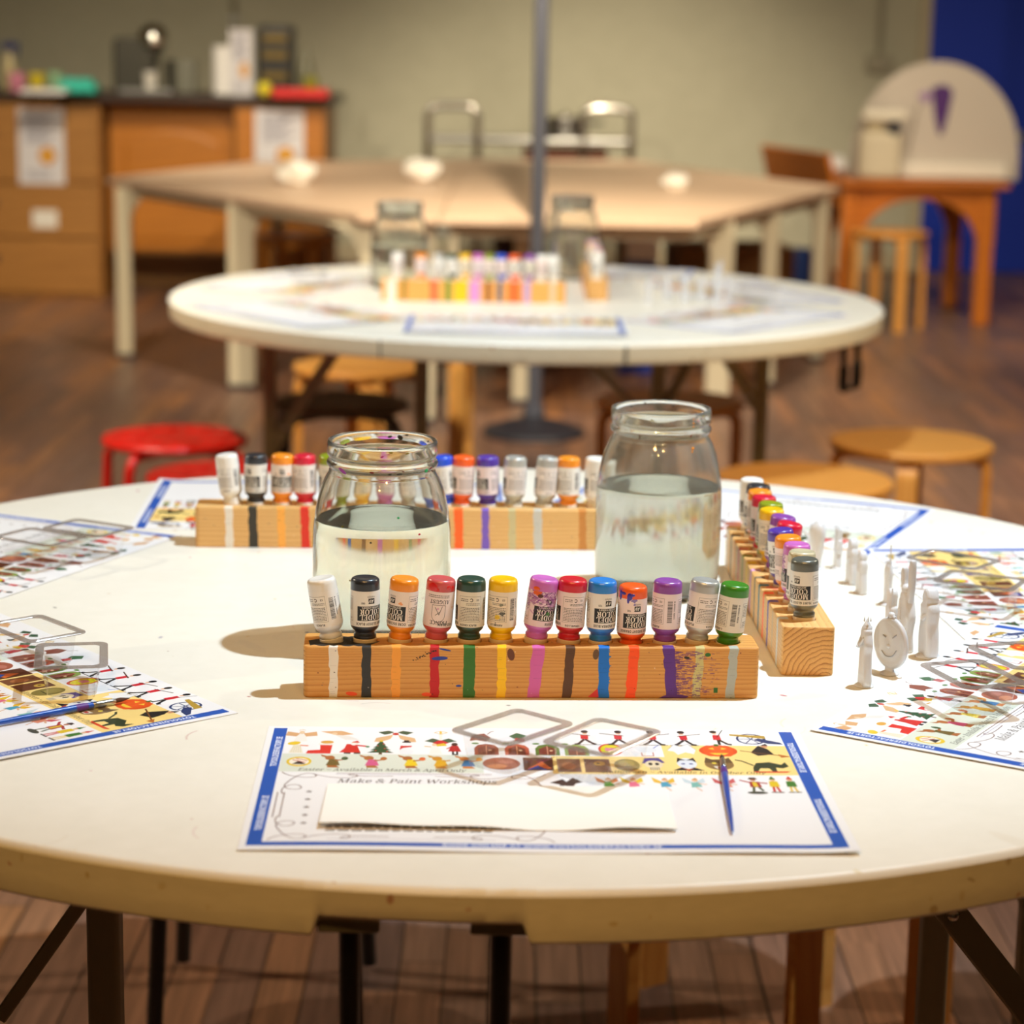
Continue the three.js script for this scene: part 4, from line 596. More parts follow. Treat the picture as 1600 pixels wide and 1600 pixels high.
function figurine(label, kind, x, z, turn, k = 1, table = 'near') {
  const t = thing('cast_figurine', label, 'figurine', [x, TT + 0.0001, z], turn * D, `unpainted figurines on the ${table} table`); t.scale.setScalar(k);
  if (kind === 'disc') {
    mesh('figure', [lathe([[0.0001, -0.0022], [0.018, -0.0026], [0.0212, -0.0015], [0.0215, 0.0004], [0.0205, 0.0022], [0.0185, 0.0026], [0.0175, 0.002], [0.0160, 0.0024], [0.0150, 0.0018], [0.0001, 0.0028]], 40).rotateX(Math.PI / 2).scale(1, 1.1, 1).translate(0, 0.0285, 0), rbox(0.01, 0.007, 0.004, 0.0015, 0, 0.0045, 0), ball(0.0032, -0.001, 0.0535, 0), rod([-0.004, 0.0545, 0], [0.004, 0.052, 0], 0.0016), ball(0.0022, 0, 0.026, 0.0025)], pewter, t);
    const dk = std(0xa8a8ab, 0.5); mesh('face_line', [tube([[-0.009, 0.02, 0.0026], [-0.003, 0.0165, 0.003], [0.005, 0.018, 0.003], [0.010, 0.024, 0.0024]], 0.00045, 16, 6), rod([-0.008, 0.0345, 0.0026], [-0.004, 0.0335, 0.003], 0.0006), rod([0.005, 0.0345, 0.003], [0.009, 0.038, 0.0024], 0.0005)], dk, t);
  } else mesh('figure', figure(kind), pewter, t);
  mesh('stand', figBase, pewter, t); return t;
}
figurine('white crowned queen figurine, nearest the camera', 'queen', 0.31, -1.953, -80);
figurine('round smiling disc-faced white figurine on a stub base', 'disc', 0.3385, -1.994, -57, 1);
figurine('tall white figurine with two raised arms behind the disc face', 'witch', 0.365, -2.075, -72, 0.98);
figurine('white robed figurine just left of the one with raised arms', 'soldier', 0.3555, -2.10, -80, 1.05);
figurine('white tapering figurine at the right rear of the figurine cluster', 'robe', 0.383, -2.055, -78, 1.35);
figurine('thin white figurine holding an upright spear', 'spear', 0.3766, -2.253, -75);
figurine('white figurine in the row of three, nearest the camera', 'robe', 0.3571, -2.30, -80, 0.92);
figurine('white figurine in the middle of the row of three', 'robe', 0.3532, -2.342, -80, 1.0);
figurine('white figurine at the far end of the row of three', 'soldier', 0.348, -2.4127, -80, 0.9);
figurine('white vase-shaped figurine left of the row of three', 'vase', 0.3245, -2.405, -50);
figurine('small white hook-shaped casting behind the vase-shaped figurine', 'arch', 0.3213, -2.5, -30);

// ---------------------------------------------------------------- second table's things
{
  const L = 0.387, z0 = -4.855, BB = { turn: 0, c: [-0.283 + L / 2, z0 - BW / 2] }, lx = (px) => (px - 739) / 739;
  const rows = [['white', 620], ['orange', 657], ['silver', 684], ['darkgreen', 706], ['yellow', 727], ['pink', 746], ['olive', 764], ['royal', 783], ['vermilion', 804], ['purple', 825], ['white', 844], ['white', 864]];
  const S = [[612, '#eadfd0', 0.02], [632, '#a08030', 0.012], [678, '#e0603a', 0.014], [700, '#8a9030', 0.016], [720, '#f5c010', 0.028], [741, '#d890cc', 0.024], [762, '#8a5020', 0.012], [780, '#5a6070', 0.012], [802, '#ff6a2a', 0.026], [822, '#b49ac8', 0.014], [862, '#d8c0a0', 0.012]].map(([x, c, w]) => [lx(x) / L + 0.5, c, w, 0]);
  woodBlock('pine block of paint bottles lying across the second table', L, rows.map((r) => lx(r[1])), faceTex(L, S, [[240, 176, 96], [214, 140, 60]], null, 6, 31), topTex(L, S, PINE2, null, 33), BB.c, 0);
  const words = ['white', 'orange', 'grey', 'dark green', 'yellow', 'pink', 'olive', 'royal blue', 'orange-red', 'lilac', 'ivory', 'cream'];
  rows.forEach(([ink, px], i) => bottle(`blurred ${words[i]} paint bottle in the second table's long block, number ${i + 1} from the left`, INK[ink], (i * 5 + 11) % 13, 0.5, onBlock(BB, lx(px), 0), rr(-3, 3) * D, 0, collarPale, 'bottles on the second table'));
  const c2 = [0.1725, -4.925 - 0.19], B2 = { turn: -90 * D, c: c2 }, cols = ['grey', 'pink', 'white', 'yellow', 'violet', 'white', 'cherry', 'white', 'gold', 'white'];
  const S2 = [[0.2, '#e05030'], [0.4, '#e8c030'], [0.6, '#8060b0'], [0.8, '#e0e0d8']];
  woodBlock('pine block on the second table pointing at the camera, end on', 0.38, cols.map((_, i) => -0.17 + i * 0.0375), faceTex(0.38, S2, [[214, 146, 66], [186, 112, 40]], null, 7, 41), topTex(0.38, S2, PINE2, null, 43), c2, -90 * D);
  cols.forEach((k, i) => bottle(`blurred ${['grey', 'pink', 'pale', 'yellow', 'violet', 'white', 'red', 'ivory', 'gold', 'cream'][i]} paint bottle in the second table's end-on block, number ${10 - i} from the front`, INK[k], (i * 3) % 13, 0.5, onBlock(B2, -0.17 + i * 0.0375), rr(-7, 5) * D, 0, collarPale, 'bottles on the second table'));
  jar('glass water jar at the left of the second table', [-0.257, TT, -5.10], 0.1, waterClear, [], false);
  jar('glass water jar at the right of the second table, behind the end-on block', [0.127, TT, -5.40], 0.09, waterClear, [], false);
  const words2 = [['left rear', [-0.47, -5.17], 155], ['left front', [-0.42, -4.62], -140], ['front middle', [0.0, -4.47], -90], ['right front', [0.44, -4.66], -38], ['right rear', [0.5, -5.12], 22], ['far rear', [0.2, -5.5], 80]];
  words2.forEach(([w, p, d], i) => mat(`blurred printed sheet at the ${w} of the second table`, i % 2, 'c', p, d, 0.0006 * (i % 3), 'second'));
  tray('clear plastic tray on the left of the second table, catching a warm glint', -0.46, -5.12, 20, TT + 0.002); tray('clear plastic tray on the right of the second table', 0.52, -4.98, -30, TT + 0.002);
  ['soldier', 'robe', 'queen', 'robe', 'witch', 'soldier'].forEach((k, i) => figurine(['blurred white figurine, leftmost of the row on the second table', 'blurred white figurine, second from the left on the second table', 'blurred white crowned figurine on the second table', 'blurred white robed figurine right of the crowned one on the second table', 'blurred white figurine with raised arms on the second table', 'blurred white figurine, rightmost of the row on the second table'][i], k, [0.28, 0.325, 0.36, 0.40, 0.43, 0.46][i], [-4.90, -4.98, -4.93, -5.0, -4.94, -5.03][i], -60, 1, 'second'));
}

// ---------------------------------------------------------------- stools
const legGeo = (() => {   // bent birch strip: out under the seat, round the corner, down to the floor
  const t = 0.018, H = 0.425, r0 = 0.05, r1 = 0.172, q = 0.042, s = new THREE.Shape();
  s.moveTo(r0, H); s.lineTo(r1 - q, H); s.quadraticCurveTo(r1, H, r1, H - q); s.lineTo(r1, 0); s.lineTo(r1 - t, 0); s.lineTo(r1 - t, H - q); s.quadraticCurveTo(r1 - t, H - t, r1 - q, H - t); s.lineTo(r0, H - t);
  return new THREE.ExtrudeGeometry(s, { depth: 0.042, bevelEnabled: true, bevelSize: 0.0012, bevelThickness: 0.0012, bevelSegments: 1, curveSegments: 10 }).translate(0, 0, -0.021);
})();
const seatGeo = worldUV(lathe([[0.0001, 0.425], [0.168, 0.425], [0.1735, 0.4275], [0.175, 0.432], [0.175, 0.441], [0.1735, 0.4445], [0.1695, 0.446], [0.0001, 0.446]], 64));
function birchStool(label, x, z, turn) {
  const t = thing('birch_stool', label, 'stool', [x, 0, z], turn * D, 'round birch stools');
  mesh('seat', seatGeo, birch, t);
  for (let k = 0; k < 4; k++) { const l = mesh('leg', legGeo, birch, t); l.rotation.y = k * Math.PI / 2; }
  return t;
}
birchStool('birch stool half in shade, rightmost of those beside the second table', 0.862, -4.95, -12);
birchStool('birch stool just behind the near table, in front of the half-shaded stool', 0.575, -4.5, 15);
birchStool('shaded birch stool under the right of the second table', 0.372, -5.47, 6);
birchStool('birch stool behind the black stool, under the left of the second table', -0.40, -5.98, 10);
birchStool('birch stool under the middle of the second table, only its legs showing', -0.262, -6.42, 40);
birchStool('birch stool under the near table, left one of the pair by its legs', 0.2925, -2.897, 32.5);
birchStool('birch stool under the near table, right one of the pair by its legs', 0.66, -2.775, 30);
birchStool('birch stool in front of the orange wooden table', 1.70, -10.62, 12);
birchStool('birch stool at the right picture edge', 2.06, -7.9, 20);
birchStool('dark-looking stool beneath the left plywood table', -0.93, -9.85, 30);
function metalStool(label, x, z, turn, seatMat, legMat, h = 0.45, rs = 0.165, spread = 0.19, name = 'black_stool') {
  const t = thing(name, label, 'stool', [x, 0, z], turn * D);
  mesh('seat', worldUV(lathe([[0.0001, h - 0.02], [rs - 0.01, h - 0.02], [rs - 0.002, h - 0.016], [rs, h - 0.009], [rs - 0.003, h - 0.002], [rs - 0.012, h], [0.0001, h - 0.001]], 48)), seatMat, t);
  for (let k = 0; k < 8; k++) { const a = k * Math.PI / 4; mesh('seat_disc', cyl(0.03, 0.031, 0.004, Math.cos(a) * rs * 0.62, h + 0.001, Math.sin(a) * rs * 0.62, 16), seatMat, t); }
  for (let k = 0; k < 4; k++) { const a = k * Math.PI / 2 + Math.PI / 4, p = (r, y) => [Math.cos(a) * r, y, Math.sin(a) * r]; mesh('leg', tube([p(rs * 0.5, h - 0.027), p(rs * 0.95, h - 0.028), p(rs * 1.08, h - 0.05), p(rs * 1.12, h - 0.1), p(spread, 0.011)], 0.011, 40, 10), legMat, t); }
  return t;
}
metalStool('black stool with a dark textured round seat, left of the second table', -0.40, -5.25, 8, blackWood, blackMetal, 0.465, 0.16, 0.19);
metalStool('black stool under the near table, only its legs showing', -0.32, -2.93, 0, blackWood, blackMetal, 0.45, 0.145, 0.185);
metalStool('red stool farther from the camera of the two red ones', -0.715, -4.83, 20, redPaint, redPaint, 0.45, 0.155, 0.185, 'red_stool');
metalStool('red stool just beyond the near table edge, nearer of the two red ones', -0.545, -4.41, 5, redPaint, redPaint, 0.45, 0.165, 0.19, 'red_stool');

// ---------------------------------------------------------------- pole
{
  const t = thing('floor_pole', 'grey metal pole on a round dark base behind the second table', 'pole', [0.066, 0, -7.545]);
  mesh('base', lathe([[0.0001, 0], [0.166, 0], [0.17, 0.008], [0.16, 0.022], [0.1, 0.044], [0.04, 0.058], [0.034, 0.07], [0.0001, 0.07]], 56), darkBase, t);
  mesh('pole', cyl(0.0235, 0.0235, CEIL - 0.06, 0, CEIL / 2 + 0.025, 0), greyPaint, t);
  mesh('collar', cyl(0.033, 0.036, 0.04, 0, 0.08, 0), greyPaint, t);
}

// ---------------------------------------------------------------- plywood tables
function plyTable(label, pts, legs) {
  const t = thing('plywood_table', label, 'table', [0, 0, 0]);
  const s = new THREE.Shape(pts.map(([x, z]) => new THREE.Vector2(x, -z)));
  mesh('table_top', worldUV(new THREE.ExtrudeGeometry(s, { depth: 0.022, bevelEnabled: true, bevelSize: 0.002, bevelThickness: 0.002, bevelSegments: 1 }).rotateX(-Math.PI / 2).translate(0, 0.681, 0)), plyTop, t);
  const cx = pts.reduce((a, p) => a + p[0], 0) / pts.length, cz = pts.reduce((a, p) => a + p[1], 0) / pts.length;
  const apron = []; pts.forEach((p, i) => { const q = pts[(i + 1) % pts.length], f = (a) => [cx + (a[0] - cx) * 0.93, 0.655, cz + (a[1] - cz) * 0.95]; apron.push(bar(f(p), f(q), 0.05, 0.02)); });
  mesh('apron', apron, legPaint, t);
  legs.forEach(([x, z, w, dx = 1]) => { const l = mesh('leg', rbox(w, 0.664, 0.05, 0.008, x, 0.344, z), legPaint, t); if (dx) mesh('gusset', (() => { const g = new THREE.Shape(); g.moveTo(0, 0); g.lineTo(0.12 * dx, 0); g.quadraticCurveTo(0.02 * dx, -0.02, 0, -0.13); return new THREE.ExtrudeGeometry(g, { depth: 0.03, bevelEnabled: false }).translate(x + dx * w * 0.45, 0.674, z - 0.015); })(), legPaint, l); mesh('foot', rbox(w * 1.05, 0.02, 0.055, 0.004, x, 0.01, z), darkBase, l); });
  return t;
}
plyTable('left plywood table of the joined pair, with painted cream legs', [[-1.638, -9.325], [-0.523, -7.657], [-0.256, -7.645], [-0.256, -11.2], [-1.2, -10.68]], [[-1.555, -9.2, 0.062], [-1.0, -8.44, 0.098], [-0.49, -7.73, 0.062, -1], [-0.285, -7.74, 0.03, 0], [-1.08, -10.5, 0.06]]);
plyTable('right plywood table of the joined pair, with painted cream legs', [[-0.248, -7.645], [0.592, -7.64], [1.315, -9.59], [0.556, -11.38], [-0.248, -11.2]], [[-0.21, -7.74, 0.03, 0], [0.02, -8.2, 0.06], [0.71, -8.06, 0.085, -1], [0.955, -8.75, 0.06, -1], [1.235, -9.48, 0.06, -1], [0.5, -11.1, 0.06]]);
function blob(label, x, z, k) { const g = new THREE.IcosahedronGeometry(0.045 * k, 3), p = g.attributes.position; for (let i = 0; i < p.count; i++) { const q = 0.8 + 0.4 * vn(p.getX(i) * 40 + x * 9, p.getY(i) * 40 + p.getZ(i) * 30); p.setXYZ(i, p.getX(i) * q * 1.25, p.getY(i) * q * 0.8, p.getZ(i) * q); } g.computeVertexNormals(); one('crumpled_tissue', label, 'tissue', g, white, [x, 0.705 + 0.037 * k, z], 0); }
blob('crumpled white tissue at the left end of the plywood tables', -0.86, -9.1, 1.3); blob('crumpled white tissue near the middle of the plywood tables', -0.385, -9.4, 1.3); blob('small white tissue right of the middle of the plywood tables', 0.62, -9.2, 0.9);
one('cardboard_box', 'brown cardboard box under the right plywood table', 'box', [rbox(0.5, 0.42, 0.4, 0.004, 0, 0.21, 0), box(0.5, 0.004, 0.06, 0, 0.422, 0)], std(0x8a6034, 0.8), [0.92, 0, -10.1], 0.1);
one('cardboard_box', 'dark brown box under the middle of the plywood tables', 'box', [rbox(0.42, 0.46, 0.4, 0.004, 0, 0.23, 0), box(0.44, 0.05, 0.42, 0, 0.44, 0)], std(0x4a2c1c, 0.7), [0.12, 0, -10.0], 0);
{ const t = thing('storage_tub', 'white storage tub with a blue lower half under the right plywood table', 'tub', [0.49, 0, -9.1]); mesh('lower_tub', rbox(0.13, 0.42, 0.16, 0.012, 0, 0.225, 0), std(0x1440b0, 0.4), t); mesh('upper_tub', rbox(0.125, 0.2, 0.155, 0.012, 0, 0.54, 0), white, t); mesh('base', rbox(0.17, 0.02, 0.17, 0.006, 0, 0.01, 0), std(0x1440b0, 0.4), t); }
one('recycling_bin', 'small navy bin under the far right of the plywood tables', 'bin', [lathe([[0.0001, 0], [0.09, 0], [0.115, 0.3], [0.12, 0.305], [0.112, 0.3], [0.088, 0.01], [0.0001, 0.01]], 28)], std(0x142a5a, 0.5), [1.33, 0, -11.2]);

// ---------------------------------------------------------------- counter along the left of the back wall
const CT = 0.985, CZ = -11.2;
{
  const t = thing('worktop', 'long dark worktop running over the wooden counter units', 'worktop', [0, CT - 0.02, 0]);
  mesh('slab', worldUV(rbox(2.9, 0.04, 0.78, 0.005, -2.34, 0, CZ - 0.36)), std(0x3a2a22, 0.4), t);
}
function counterUnit(label, x0, x1, z, doorKind) {
  const w = x1 - x0, cx = (x0 + x1) / 2, t = thing('counter_unit', label, 'cabinet', [cx, 0, z]), D_ = 0.64;
  const y0 = doorKind === 'door' ? 0.21 : 0;   // the door cabinet stands clear of the floor on a kickboard set far back
  mesh('carcass', worldUV(rbox(w - 0.004, CT - 0.042 - y0, D_, 0.003, 0, (CT - 0.04 + y0) / 2, -D_ / 2 - 0.02)), counterWood, t);
  if (doorKind === 'drawers') [[0.03, 0.26], [0.3, 0.25], [0.56, 0.37]].forEach(([y, h]) => { const d = mesh('drawer', worldUV(rbox(w - 0.03, h, 0.022, 0.005, 0, y + h / 2, -0.009)), counterWood, t); mesh('handle', [rbox(0.07, 0.028, 0.02, 0.008, 0.02, y + h * 0.62, 0.008)], darkBase, d); });
  if (doorKind === 'door') {
    const d = mesh('door', worldUV(rbox(w - 0.02, 0.66, 0.022, 0.004, 0, 0.56, -0.009)), doorWood, t);
    const s = new THREE.Shape(), a = w / 2 - 0.1; s.moveTo(-a, 0.29); s.lineTo(a, 0.29); s.lineTo(a, 0.74); s.quadraticCurveTo(0, 0.86, -a, 0.74); mesh('raised_panel', worldUV(new THREE.ExtrudeGeometry(s, { depth: 0.006, bevelEnabled: true, bevelSize: 0.018, bevelThickness: 0.008, bevelSegments: 2 })), doorWood, d);
    mesh('kickboard', worldUV(rbox(w - 0.004, 0.209, 0.02, 0.003, 0, 0.1045, -0.5)), counterWood, t); mesh('top_rail', worldUV(rbox(w - 0.004, 0.05, 0.02, 0.003, 0, 0.917, -0.006)), doorWood, t);
  }
  if (doorKind === 'plain') { const d = mesh('door', worldUV(rbox(w - 0.02, 0.86, 0.022, 0.004, 0, 0.49, -0.009)), doorWood, t); mesh('knob', ball(0.016, -w / 2 + 0.06, 0.6, 0.012), darkBase, d); }
  return t;
}
counterUnit('wooden drawer unit at the far left of the counter', -3.1, -2.0, CZ, 'drawers');
counterUnit('recessed wooden cabinet with an arched orange door in the counter', -1.99, -1.37, CZ - 0.16, 'door');
counterUnit('plain wooden cabinet at the right end of the counter', -1.36, -0.92, CZ, 'plain');
function leaflet(label, x, y, w, h, z, lean = 0) {
  const tex = ctex(canvas(128, 200, (c) => { c.fillStyle = '#dfdde2'; c.fillRect(0, 0, 128, 200); c.fillStyle = '#6a6c86'; for (let k = 0; k < 9; k++) c.fillRect(20, 14 + k * 9, 86 - (k % 3) * 14, 3.4); c.fillStyle = '#d28a28'; c.beginPath(); c.arc(80, 124, 24, 0, 7); c.fill(); c.fillStyle = '#f0c060'; c.beginPath(); c.arc(80, 124, 12, 0, 7); c.fill(); c.fillStyle = '#8a8ca0'; for (let k = 0; k < 3; k++) c.fillRect(20, 164 + k * 9, 70, 3); }));
  const m = one('leaflet', label, 'leaflet', new THREE.BoxGeometry(w, h, 0.0015), [paper, paper, paper, paper, phys(0xffffff, 0.25, { map: tex, clearcoat: 0.6 }), paper], [x, y, z]); m.rotation.x = lean; return m;
}
leaflet('white leaflet with an orange circle taped to the drawer unit', -2.28, 0.73, 0.22, 0.36, CZ + 0.0045);
leaflet('white leaflet with an orange circle taped to the right counter cabinet', -1.142, 0.75, 0.235, 0.34, CZ + 0.0045);
one('drawer_note', 'small cream card on the middle drawer', 'card', rbox(0.12, 0.085, 0.003, 0.001), white, [-2.27, 0.385, CZ + 0.005]);
// things on the worktop
{
  const t = thing('coffee_machine', 'silver coffee machine with a round chrome dome on the counter', 'machine', [-1.80, CT, -11.42]);
  mesh('body', rbox(0.2, 0.26, 0.2, 0.02, -0.06, 0.13, -0.03), std(0x4c4a42, 0.35, { metalness: 0.5 }), t); mesh('dome', ball(0.075, 0.03, 0.255, 0.02, 28), chrome, t);
  mesh('spout', [cyl(0.03, 0.02, 0.08, 0.03, 0.16, 0.03), cyl(0.022, 0.022, 0.14, 0.11, 0.09, 0.03)], blackMetal, t); mesh('cup', lathe([[0.0001, 0], [0.025, 0], [0.034, 0.09], [0.031, 0.09], [0.023, 0.005], [0.0001, 0.005]], 24).translate(0.02, 0.012, 0.06), white, t); mesh('drip_tray', rbox(0.26, 0.02, 0.22, 0.006, 0, 0.01, 0), steel, t); mesh('side_tank', rbox(0.09, 0.16, 0.12, 0.012, 0.19, 0.08, 0), std(0x77776a, 0.3), t);
}
one('paper_roll', 'white paper towel roll standing on the counter', 'paper roll', lathe([[0.012, 0], [0.054, 0], [0.056, 0.004], [0.056, 0.226], [0.054, 0.23], [0.014, 0.23], [0.012, 0.0]], 32), paper, [-1.425, CT, -11.38]);
leaflet('white leaflet standing upright beside the paper roll', -1.335, CT + 0.155, 0.11, 0.31, -11.30);
{
  const t = thing('dispenser', 'tall black and gold dispenser on the counter', 'dispenser', [-1.185, CT, -11.5]);
  mesh('body', rbox(0.18, 0.33, 0.16, 0.02, 0, 0.165, 0), std(0x16130f, 0.35), t); for (const y of [0.09, 0.19, 0.27]) mesh('gold_band', rbox(0.12, 0.035, 0.01, 0.003, 0, y, 0.082), std(0x6e5a24, 0.4, { metalness: 0.5 }), t);
}
one('glass_bottle', 'grey-green bottle behind the yellow lid on the counter', 'bottle', lathe([[0.0001, 0], [0.04, 0], [0.042, 0.1], [0.03, 0.16], [0.015, 0.19], [0.015, 0.24], [0.0001, 0.24]], 24), std(0x77755c, 0.3), [-1.04, CT, -11.5]);
one('red_tray', 'bright red tray at the right end of the counter', 'tray', [rbox(0.26, 0.012, 0.18, 0.005, 0, 0.006, 0), rbox(0.26, 0.04, 0.014, 0.005, 0, 0.02, 0.085), rbox(0.26, 0.04, 0.014, 0.005, 0, 0.02, -0.085), rbox(0.014, 0.04, 0.18, 0.005, 0.125, 0.02, 0), rbox(0.014, 0.04, 0.18, 0.005, -0.125, 0.02, 0)], phys(0xd41212, 0.4), [-1.03, CT, -11.12]);
one('yellow_ball', 'lemon yellow ball sitting by the red tray', 'ball', lathe([[0.0001, 0], [0.012, 0.001], [0.032, 0.02], [0.036, 0.034], [0.03, 0.056], [0.014, 0.068], [0.0001, 0.07]], 24), phys(0xe8d834, 0.4), [-1.20, CT, -11.08]);
one('olive_pot', 'small olive-yellow pot behind the red tray', 'pot', lathe([[0.0001, 0], [0.03, 0], [0.036, 0.06], [0.033, 0.09], [0.02, 0.095], [0.0001, 0.095]], 24), std(0x8f8a1c, 0.5), [-1.0, CT, -11.3]);
one('teal_cloth', 'folded teal cloth on the counter', 'cloth', [rbox(0.18, 0.045, 0.14, 0.018, 0, 0.0225, 0, 3), rbox(0.15, 0.03, 0.12, 0.014, -0.005, 0.055, 0, 3)], std(0x3fc4b0, 0.85), [-2.08, CT, -11.12]);
one('pink_pot', 'pink pot at the left end of the counter', 'pot', lathe([[0.0001, 0], [0.035, 0], [0.04, 0.08], [0.036, 0.09], [0.03, 0.08], [0.0001, 0.08]], 24), std(0xd98aa6, 0.5), [-2.39, CT, -11.2]);
one('yellow_pot', 'yellow pot right of the pink pot', 'pot', lathe([[0.0001, 0], [0.032, 0], [0.04, 0.08], [0.036, 0.09], [0.03, 0.08], [0.0001, 0.08]], 24), std(0xd6c22c, 0.5), [-2.295, CT, -11.2]);
one('green_pot', 'pale green pot right of the yellow pot', 'pot', lathe([[0.0001, 0], [0.03, 0], [0.035, 0.085], [0.032, 0.095], [0.026, 0.085], [0.0001, 0.085]], 24), std(0x9ac49a, 0.5), [-2.22, CT, -11.26]);
one('paper_stack', 'low stack of white paper in front of the pots', 'paper', [rbox(0.21, 0.012, 0.12, 0.002, 0, 0.006, 0), rbox(0.2, 0.01, 0.11, 0.002, 0.01, 0.017, 0.004)], paper, [-2.22, CT, -11.0]);
{ const t = thing('spray_bottle', 'spray bottle with a navy trigger head at the left picture edge', 'bottle', [-2.47, CT, -11.4]); mesh('body', lathe([[0.0001, 0], [0.035, 0], [0.036, 0.12], [0.014, 0.17], [0.014, 0.19], [0.0001, 0.19]], 24), std(0xc8b88a, 0.3), t); mesh('trigger_head', [rbox(0.08, 0.04, 0.03, 0.008, 0.01, 0.21, 0), rbox(0.012, 0.05, 0.02, 0.004, 0.04, 0.18, 0)], std(0x1c2c66, 0.4), t); }

// ---------------------------------------------------------------- trolley by the back wall
{
  const t = thing('steel_trolley', 'chrome tubular trolley standing against the back wall', 'trolley', [0, 0, -12.4]), H = 0.918;
  for (const [a, b] of [[-0.48, -0.22], [0.345, 0.593]]) { const f = mesh('handle_frame', tube([[a, 0.06, 0], [a, 0.5, 0], [a, H - 0.065, 0], [a + 0.012, H - 0.017, 0], [a + 0.06, H, 0], [b - 0.06, H, 0], [b - 0.012, H - 0.017, 0], [b, H - 0.065, 0], [b, 0.5, 0], [b, 0.06, 0]], 0.021, 120, 12), chrome, t); for (const x of [a, b]) mesh('castor', [cyl(0.035, 0.035, 0.02, 0, 0, 0).rotateZ(Math.PI / 2).translate(x, 0.035, 0), rbox(0.03, 0.05, 0.03, 0.004, x, 0.06, 0)], blackMetal, f); }
  mesh('upper_shelf', [rbox(1.06, 0.03, 0.42, 0.006, 0.055, 0.742, -0.22), rod([-0.48, 0.747, 0.0], [0.593, 0.747, 0.0], 0.013)], steel, t); mesh('lower_shelf', rbox(1.06, 0.03, 0.42, 0.006, 0.055, 0.25, -0.22), steel, t);
}
{ const t = thing('cooking_pot', 'grey steel pot with a lid on the trolley', 'pot', [0.25, 0.7575, -12.6]); mesh('pot_body', lathe([[0.0001, 0], [0.1, 0], [0.112, 0.01], [0.112, 0.1], [0.116, 0.103], [0.108, 0.1], [0.0001, 0.095]], 32), steel, t); mesh('lid', lathe([[0.0001, 0.135], [0.012, 0.134], [0.012, 0.12], [0.06, 0.116], [0.11, 0.104], [0.0001, 0.103]], 32), chrome, t); mesh('handle', rod([0.11, 0.075, 0], [0.2, 0.08, 0.02], 0.011), blackMetal, t); }
one('wooden_crate', 'brown wooden crate below the trolley shelf', 'crate', [rbox(0.45, 0.05, 0.3, 0.004, 0, 0.41, 0), rbox(0.45, 0.39, 0.02, 0.004, 0, 0.195, 0.14), rbox(0.45, 0.39, 0.02, 0.004, 0, 0.195, -0.14), rbox(0.02, 0.39, 0.3, 0.004, -0.215, 0.195, 0), rbox(0.02, 0.39, 0.3, 0.004, 0.215, 0.195, 0)], std(0x6a3418, 0.6), [0.25, 0.266, -12.62]);

// ---------------------------------------------------------------- side table with the white half-round board
{
  const t = thing('side_table', 'orange wooden side table with arched aprons by the blue door', 'table', [1.87, 0, -11.2]);
  mesh('table_top', worldUV(rbox(0.78, 0.03, 0.96, 0.006, 0, 0.652, 0)), orangeWood, t); mesh('extension_leaf', worldUV(bar([-0.4, 0.655, 0.3], [-0.62, 0.655, -0.55], 0.025, 0.25).rotateX(0)), orangeWood, t);
  for (const [x, z] of [[-0.335, 0.39], [0.3, 0.39], [-0.335, -0.39], [0.3, -0.39]]) mesh('leg', worldUV(rbox(0.075, 0.637, 0.06, 0.008, x, 0.3185, z)), orangeWood, t);
  for (const z of [0.39, -0.39]) { const s = new THREE.Shape(); s.moveTo(-0.36, 0.637); s.lineTo(0.34, 0.637); s.lineTo(0.34, 0.38); s.lineTo(0.27, 0.36); s.quadraticCurveTo(0.24, 0.58, 0.0, 0.585); s.quadraticCurveTo(-0.25, 0.58, -0.29, 0.36); s.lineTo(-0.36, 0.38); mesh('arched_apron', worldUV(new THREE.ExtrudeGeometry(s, { depth: 0.03, bevelEnabled: true, bevelSize: 0.003, bevelThickness: 0.003, bevelSegments: 1 }).translate(0, 0, z - 0.015)), orangeWood, t); }
}
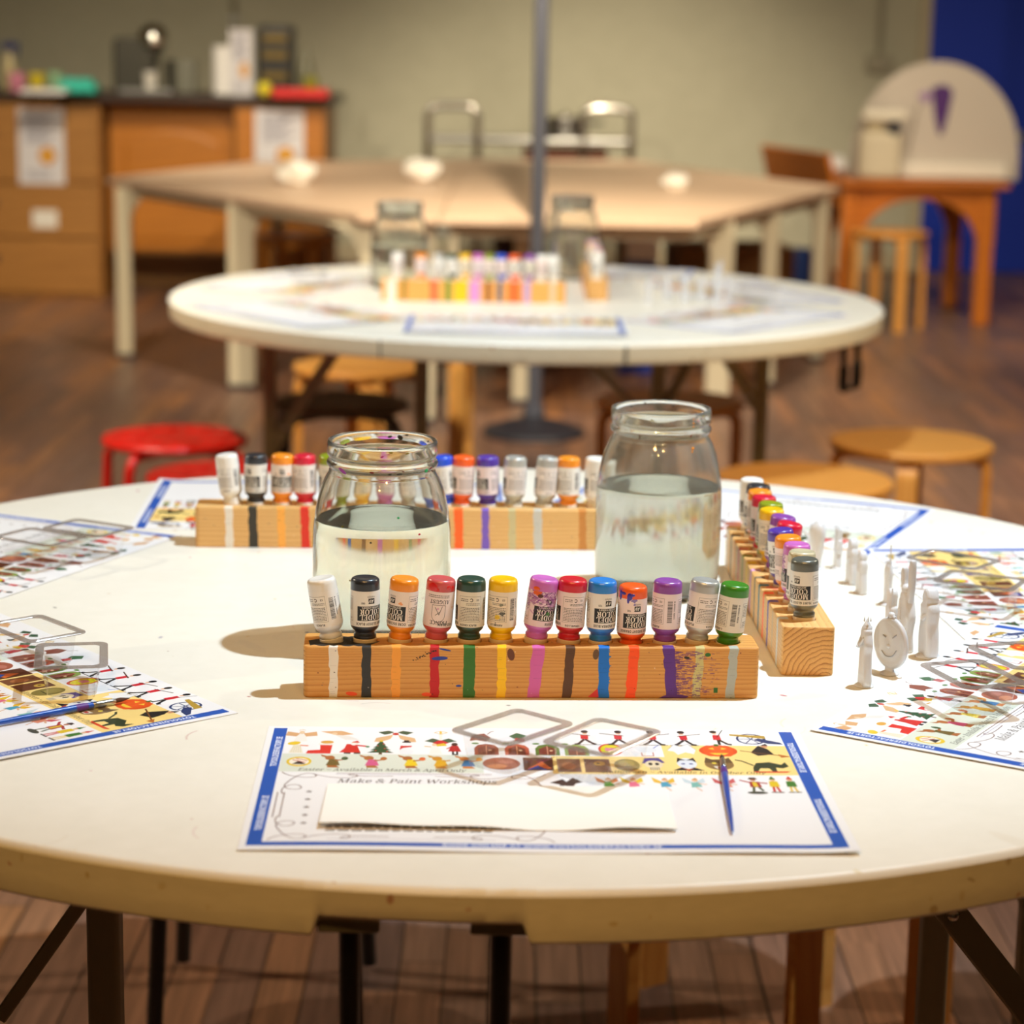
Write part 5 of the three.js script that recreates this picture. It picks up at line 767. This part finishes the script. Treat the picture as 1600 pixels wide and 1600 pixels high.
{
  const t = thing('half_round_board', 'large white half-round board with purple painted marks on the side table', 'board', [1.94, 0.6725, -10.95]);
  const s = new THREE.Shape(), R0 = 0.385; s.moveTo(R0, 0); s.lineTo(R0, 0.1); for (let k = 1; k < 24; k++) { const a = k / 24 * Math.PI; s.lineTo(R0 * Math.cos(a), 0.1 + 0.43 * Math.sin(a)); } s.lineTo(-R0, 0.1); s.lineTo(-R0, 0);
  mesh('board', new THREE.ExtrudeGeometry(s, { depth: 0.03, bevelEnabled: true, bevelSize: 0.004, bevelThickness: 0.004, bevelSegments: 2 }), std(0xc4b9ac, 0.5), t);
  mesh('base_rail', rbox(0.66, 0.07, 0.06, 0.01, 0.0, 0.035, 0.05), std(0xe4ded0, 0.5), t);
  const pu = std(0x4a1c6a, 0.6); mesh('purple_mark', flat([[-0.03, 0.41], [0.02, 0.425], [0.06, 0.4], [0.055, 0.34], [0.04, 0.26], [0.02, 0.2], [-0.005, 0.26], [-0.02, 0.34]], 0.012).translate(0, 0, 0.036), pu, t); mesh('lilac_mark', flat([[-0.09, 0.38], [-0.05, 0.395], [-0.035, 0.37], [-0.06, 0.345]], 0.01).translate(0, 0, 0.036), std(0x9a7aa8, 0.6), t); mesh('grey_groove', rod([-0.09, 0.34, 0.036], [-0.13, 0.12, 0.036], 0.006), std(0x9a8f80, 0.6), t);
}
{
  const t = thing('vacuum_machine', 'cream bench machine with a dark knob left of the half-round board', 'machine', [1.66, 0.6695, -10.79]);
  mesh('body', rbox(0.2, 0.22, 0.1, 0.03, 0, 0.11, 0, 4), std(0xc9bca2, 0.5), t); mesh('lid', rbox(0.21, 0.05, 0.11, 0.02, 0.01, 0.29, 0, 4), std(0xded5c2, 0.5), t); mesh('post', rbox(0.08, 0.1, 0.07, 0.01, -0.03, 0.24, 0), std(0xa89878, 0.5), t); mesh('knob', cyl(0.028, 0.03, 0.03, 0, 0, 0).rotateX(Math.PI / 2).translate(0.06, 0.235, 0.04), darkBase, t);
}
one('white_cloth', 'small folded white cloth on the far end of the side table', 'cloth', [rbox(0.11, 0.05, 0.12, 0.015, 0, 0.025, 0, 3), rbox(0.09, 0.03, 0.1, 0.012, 0, 0.058, 0, 3)], paper, [1.55, 0.668, -11.5]);

renderer.render(scene, camera);
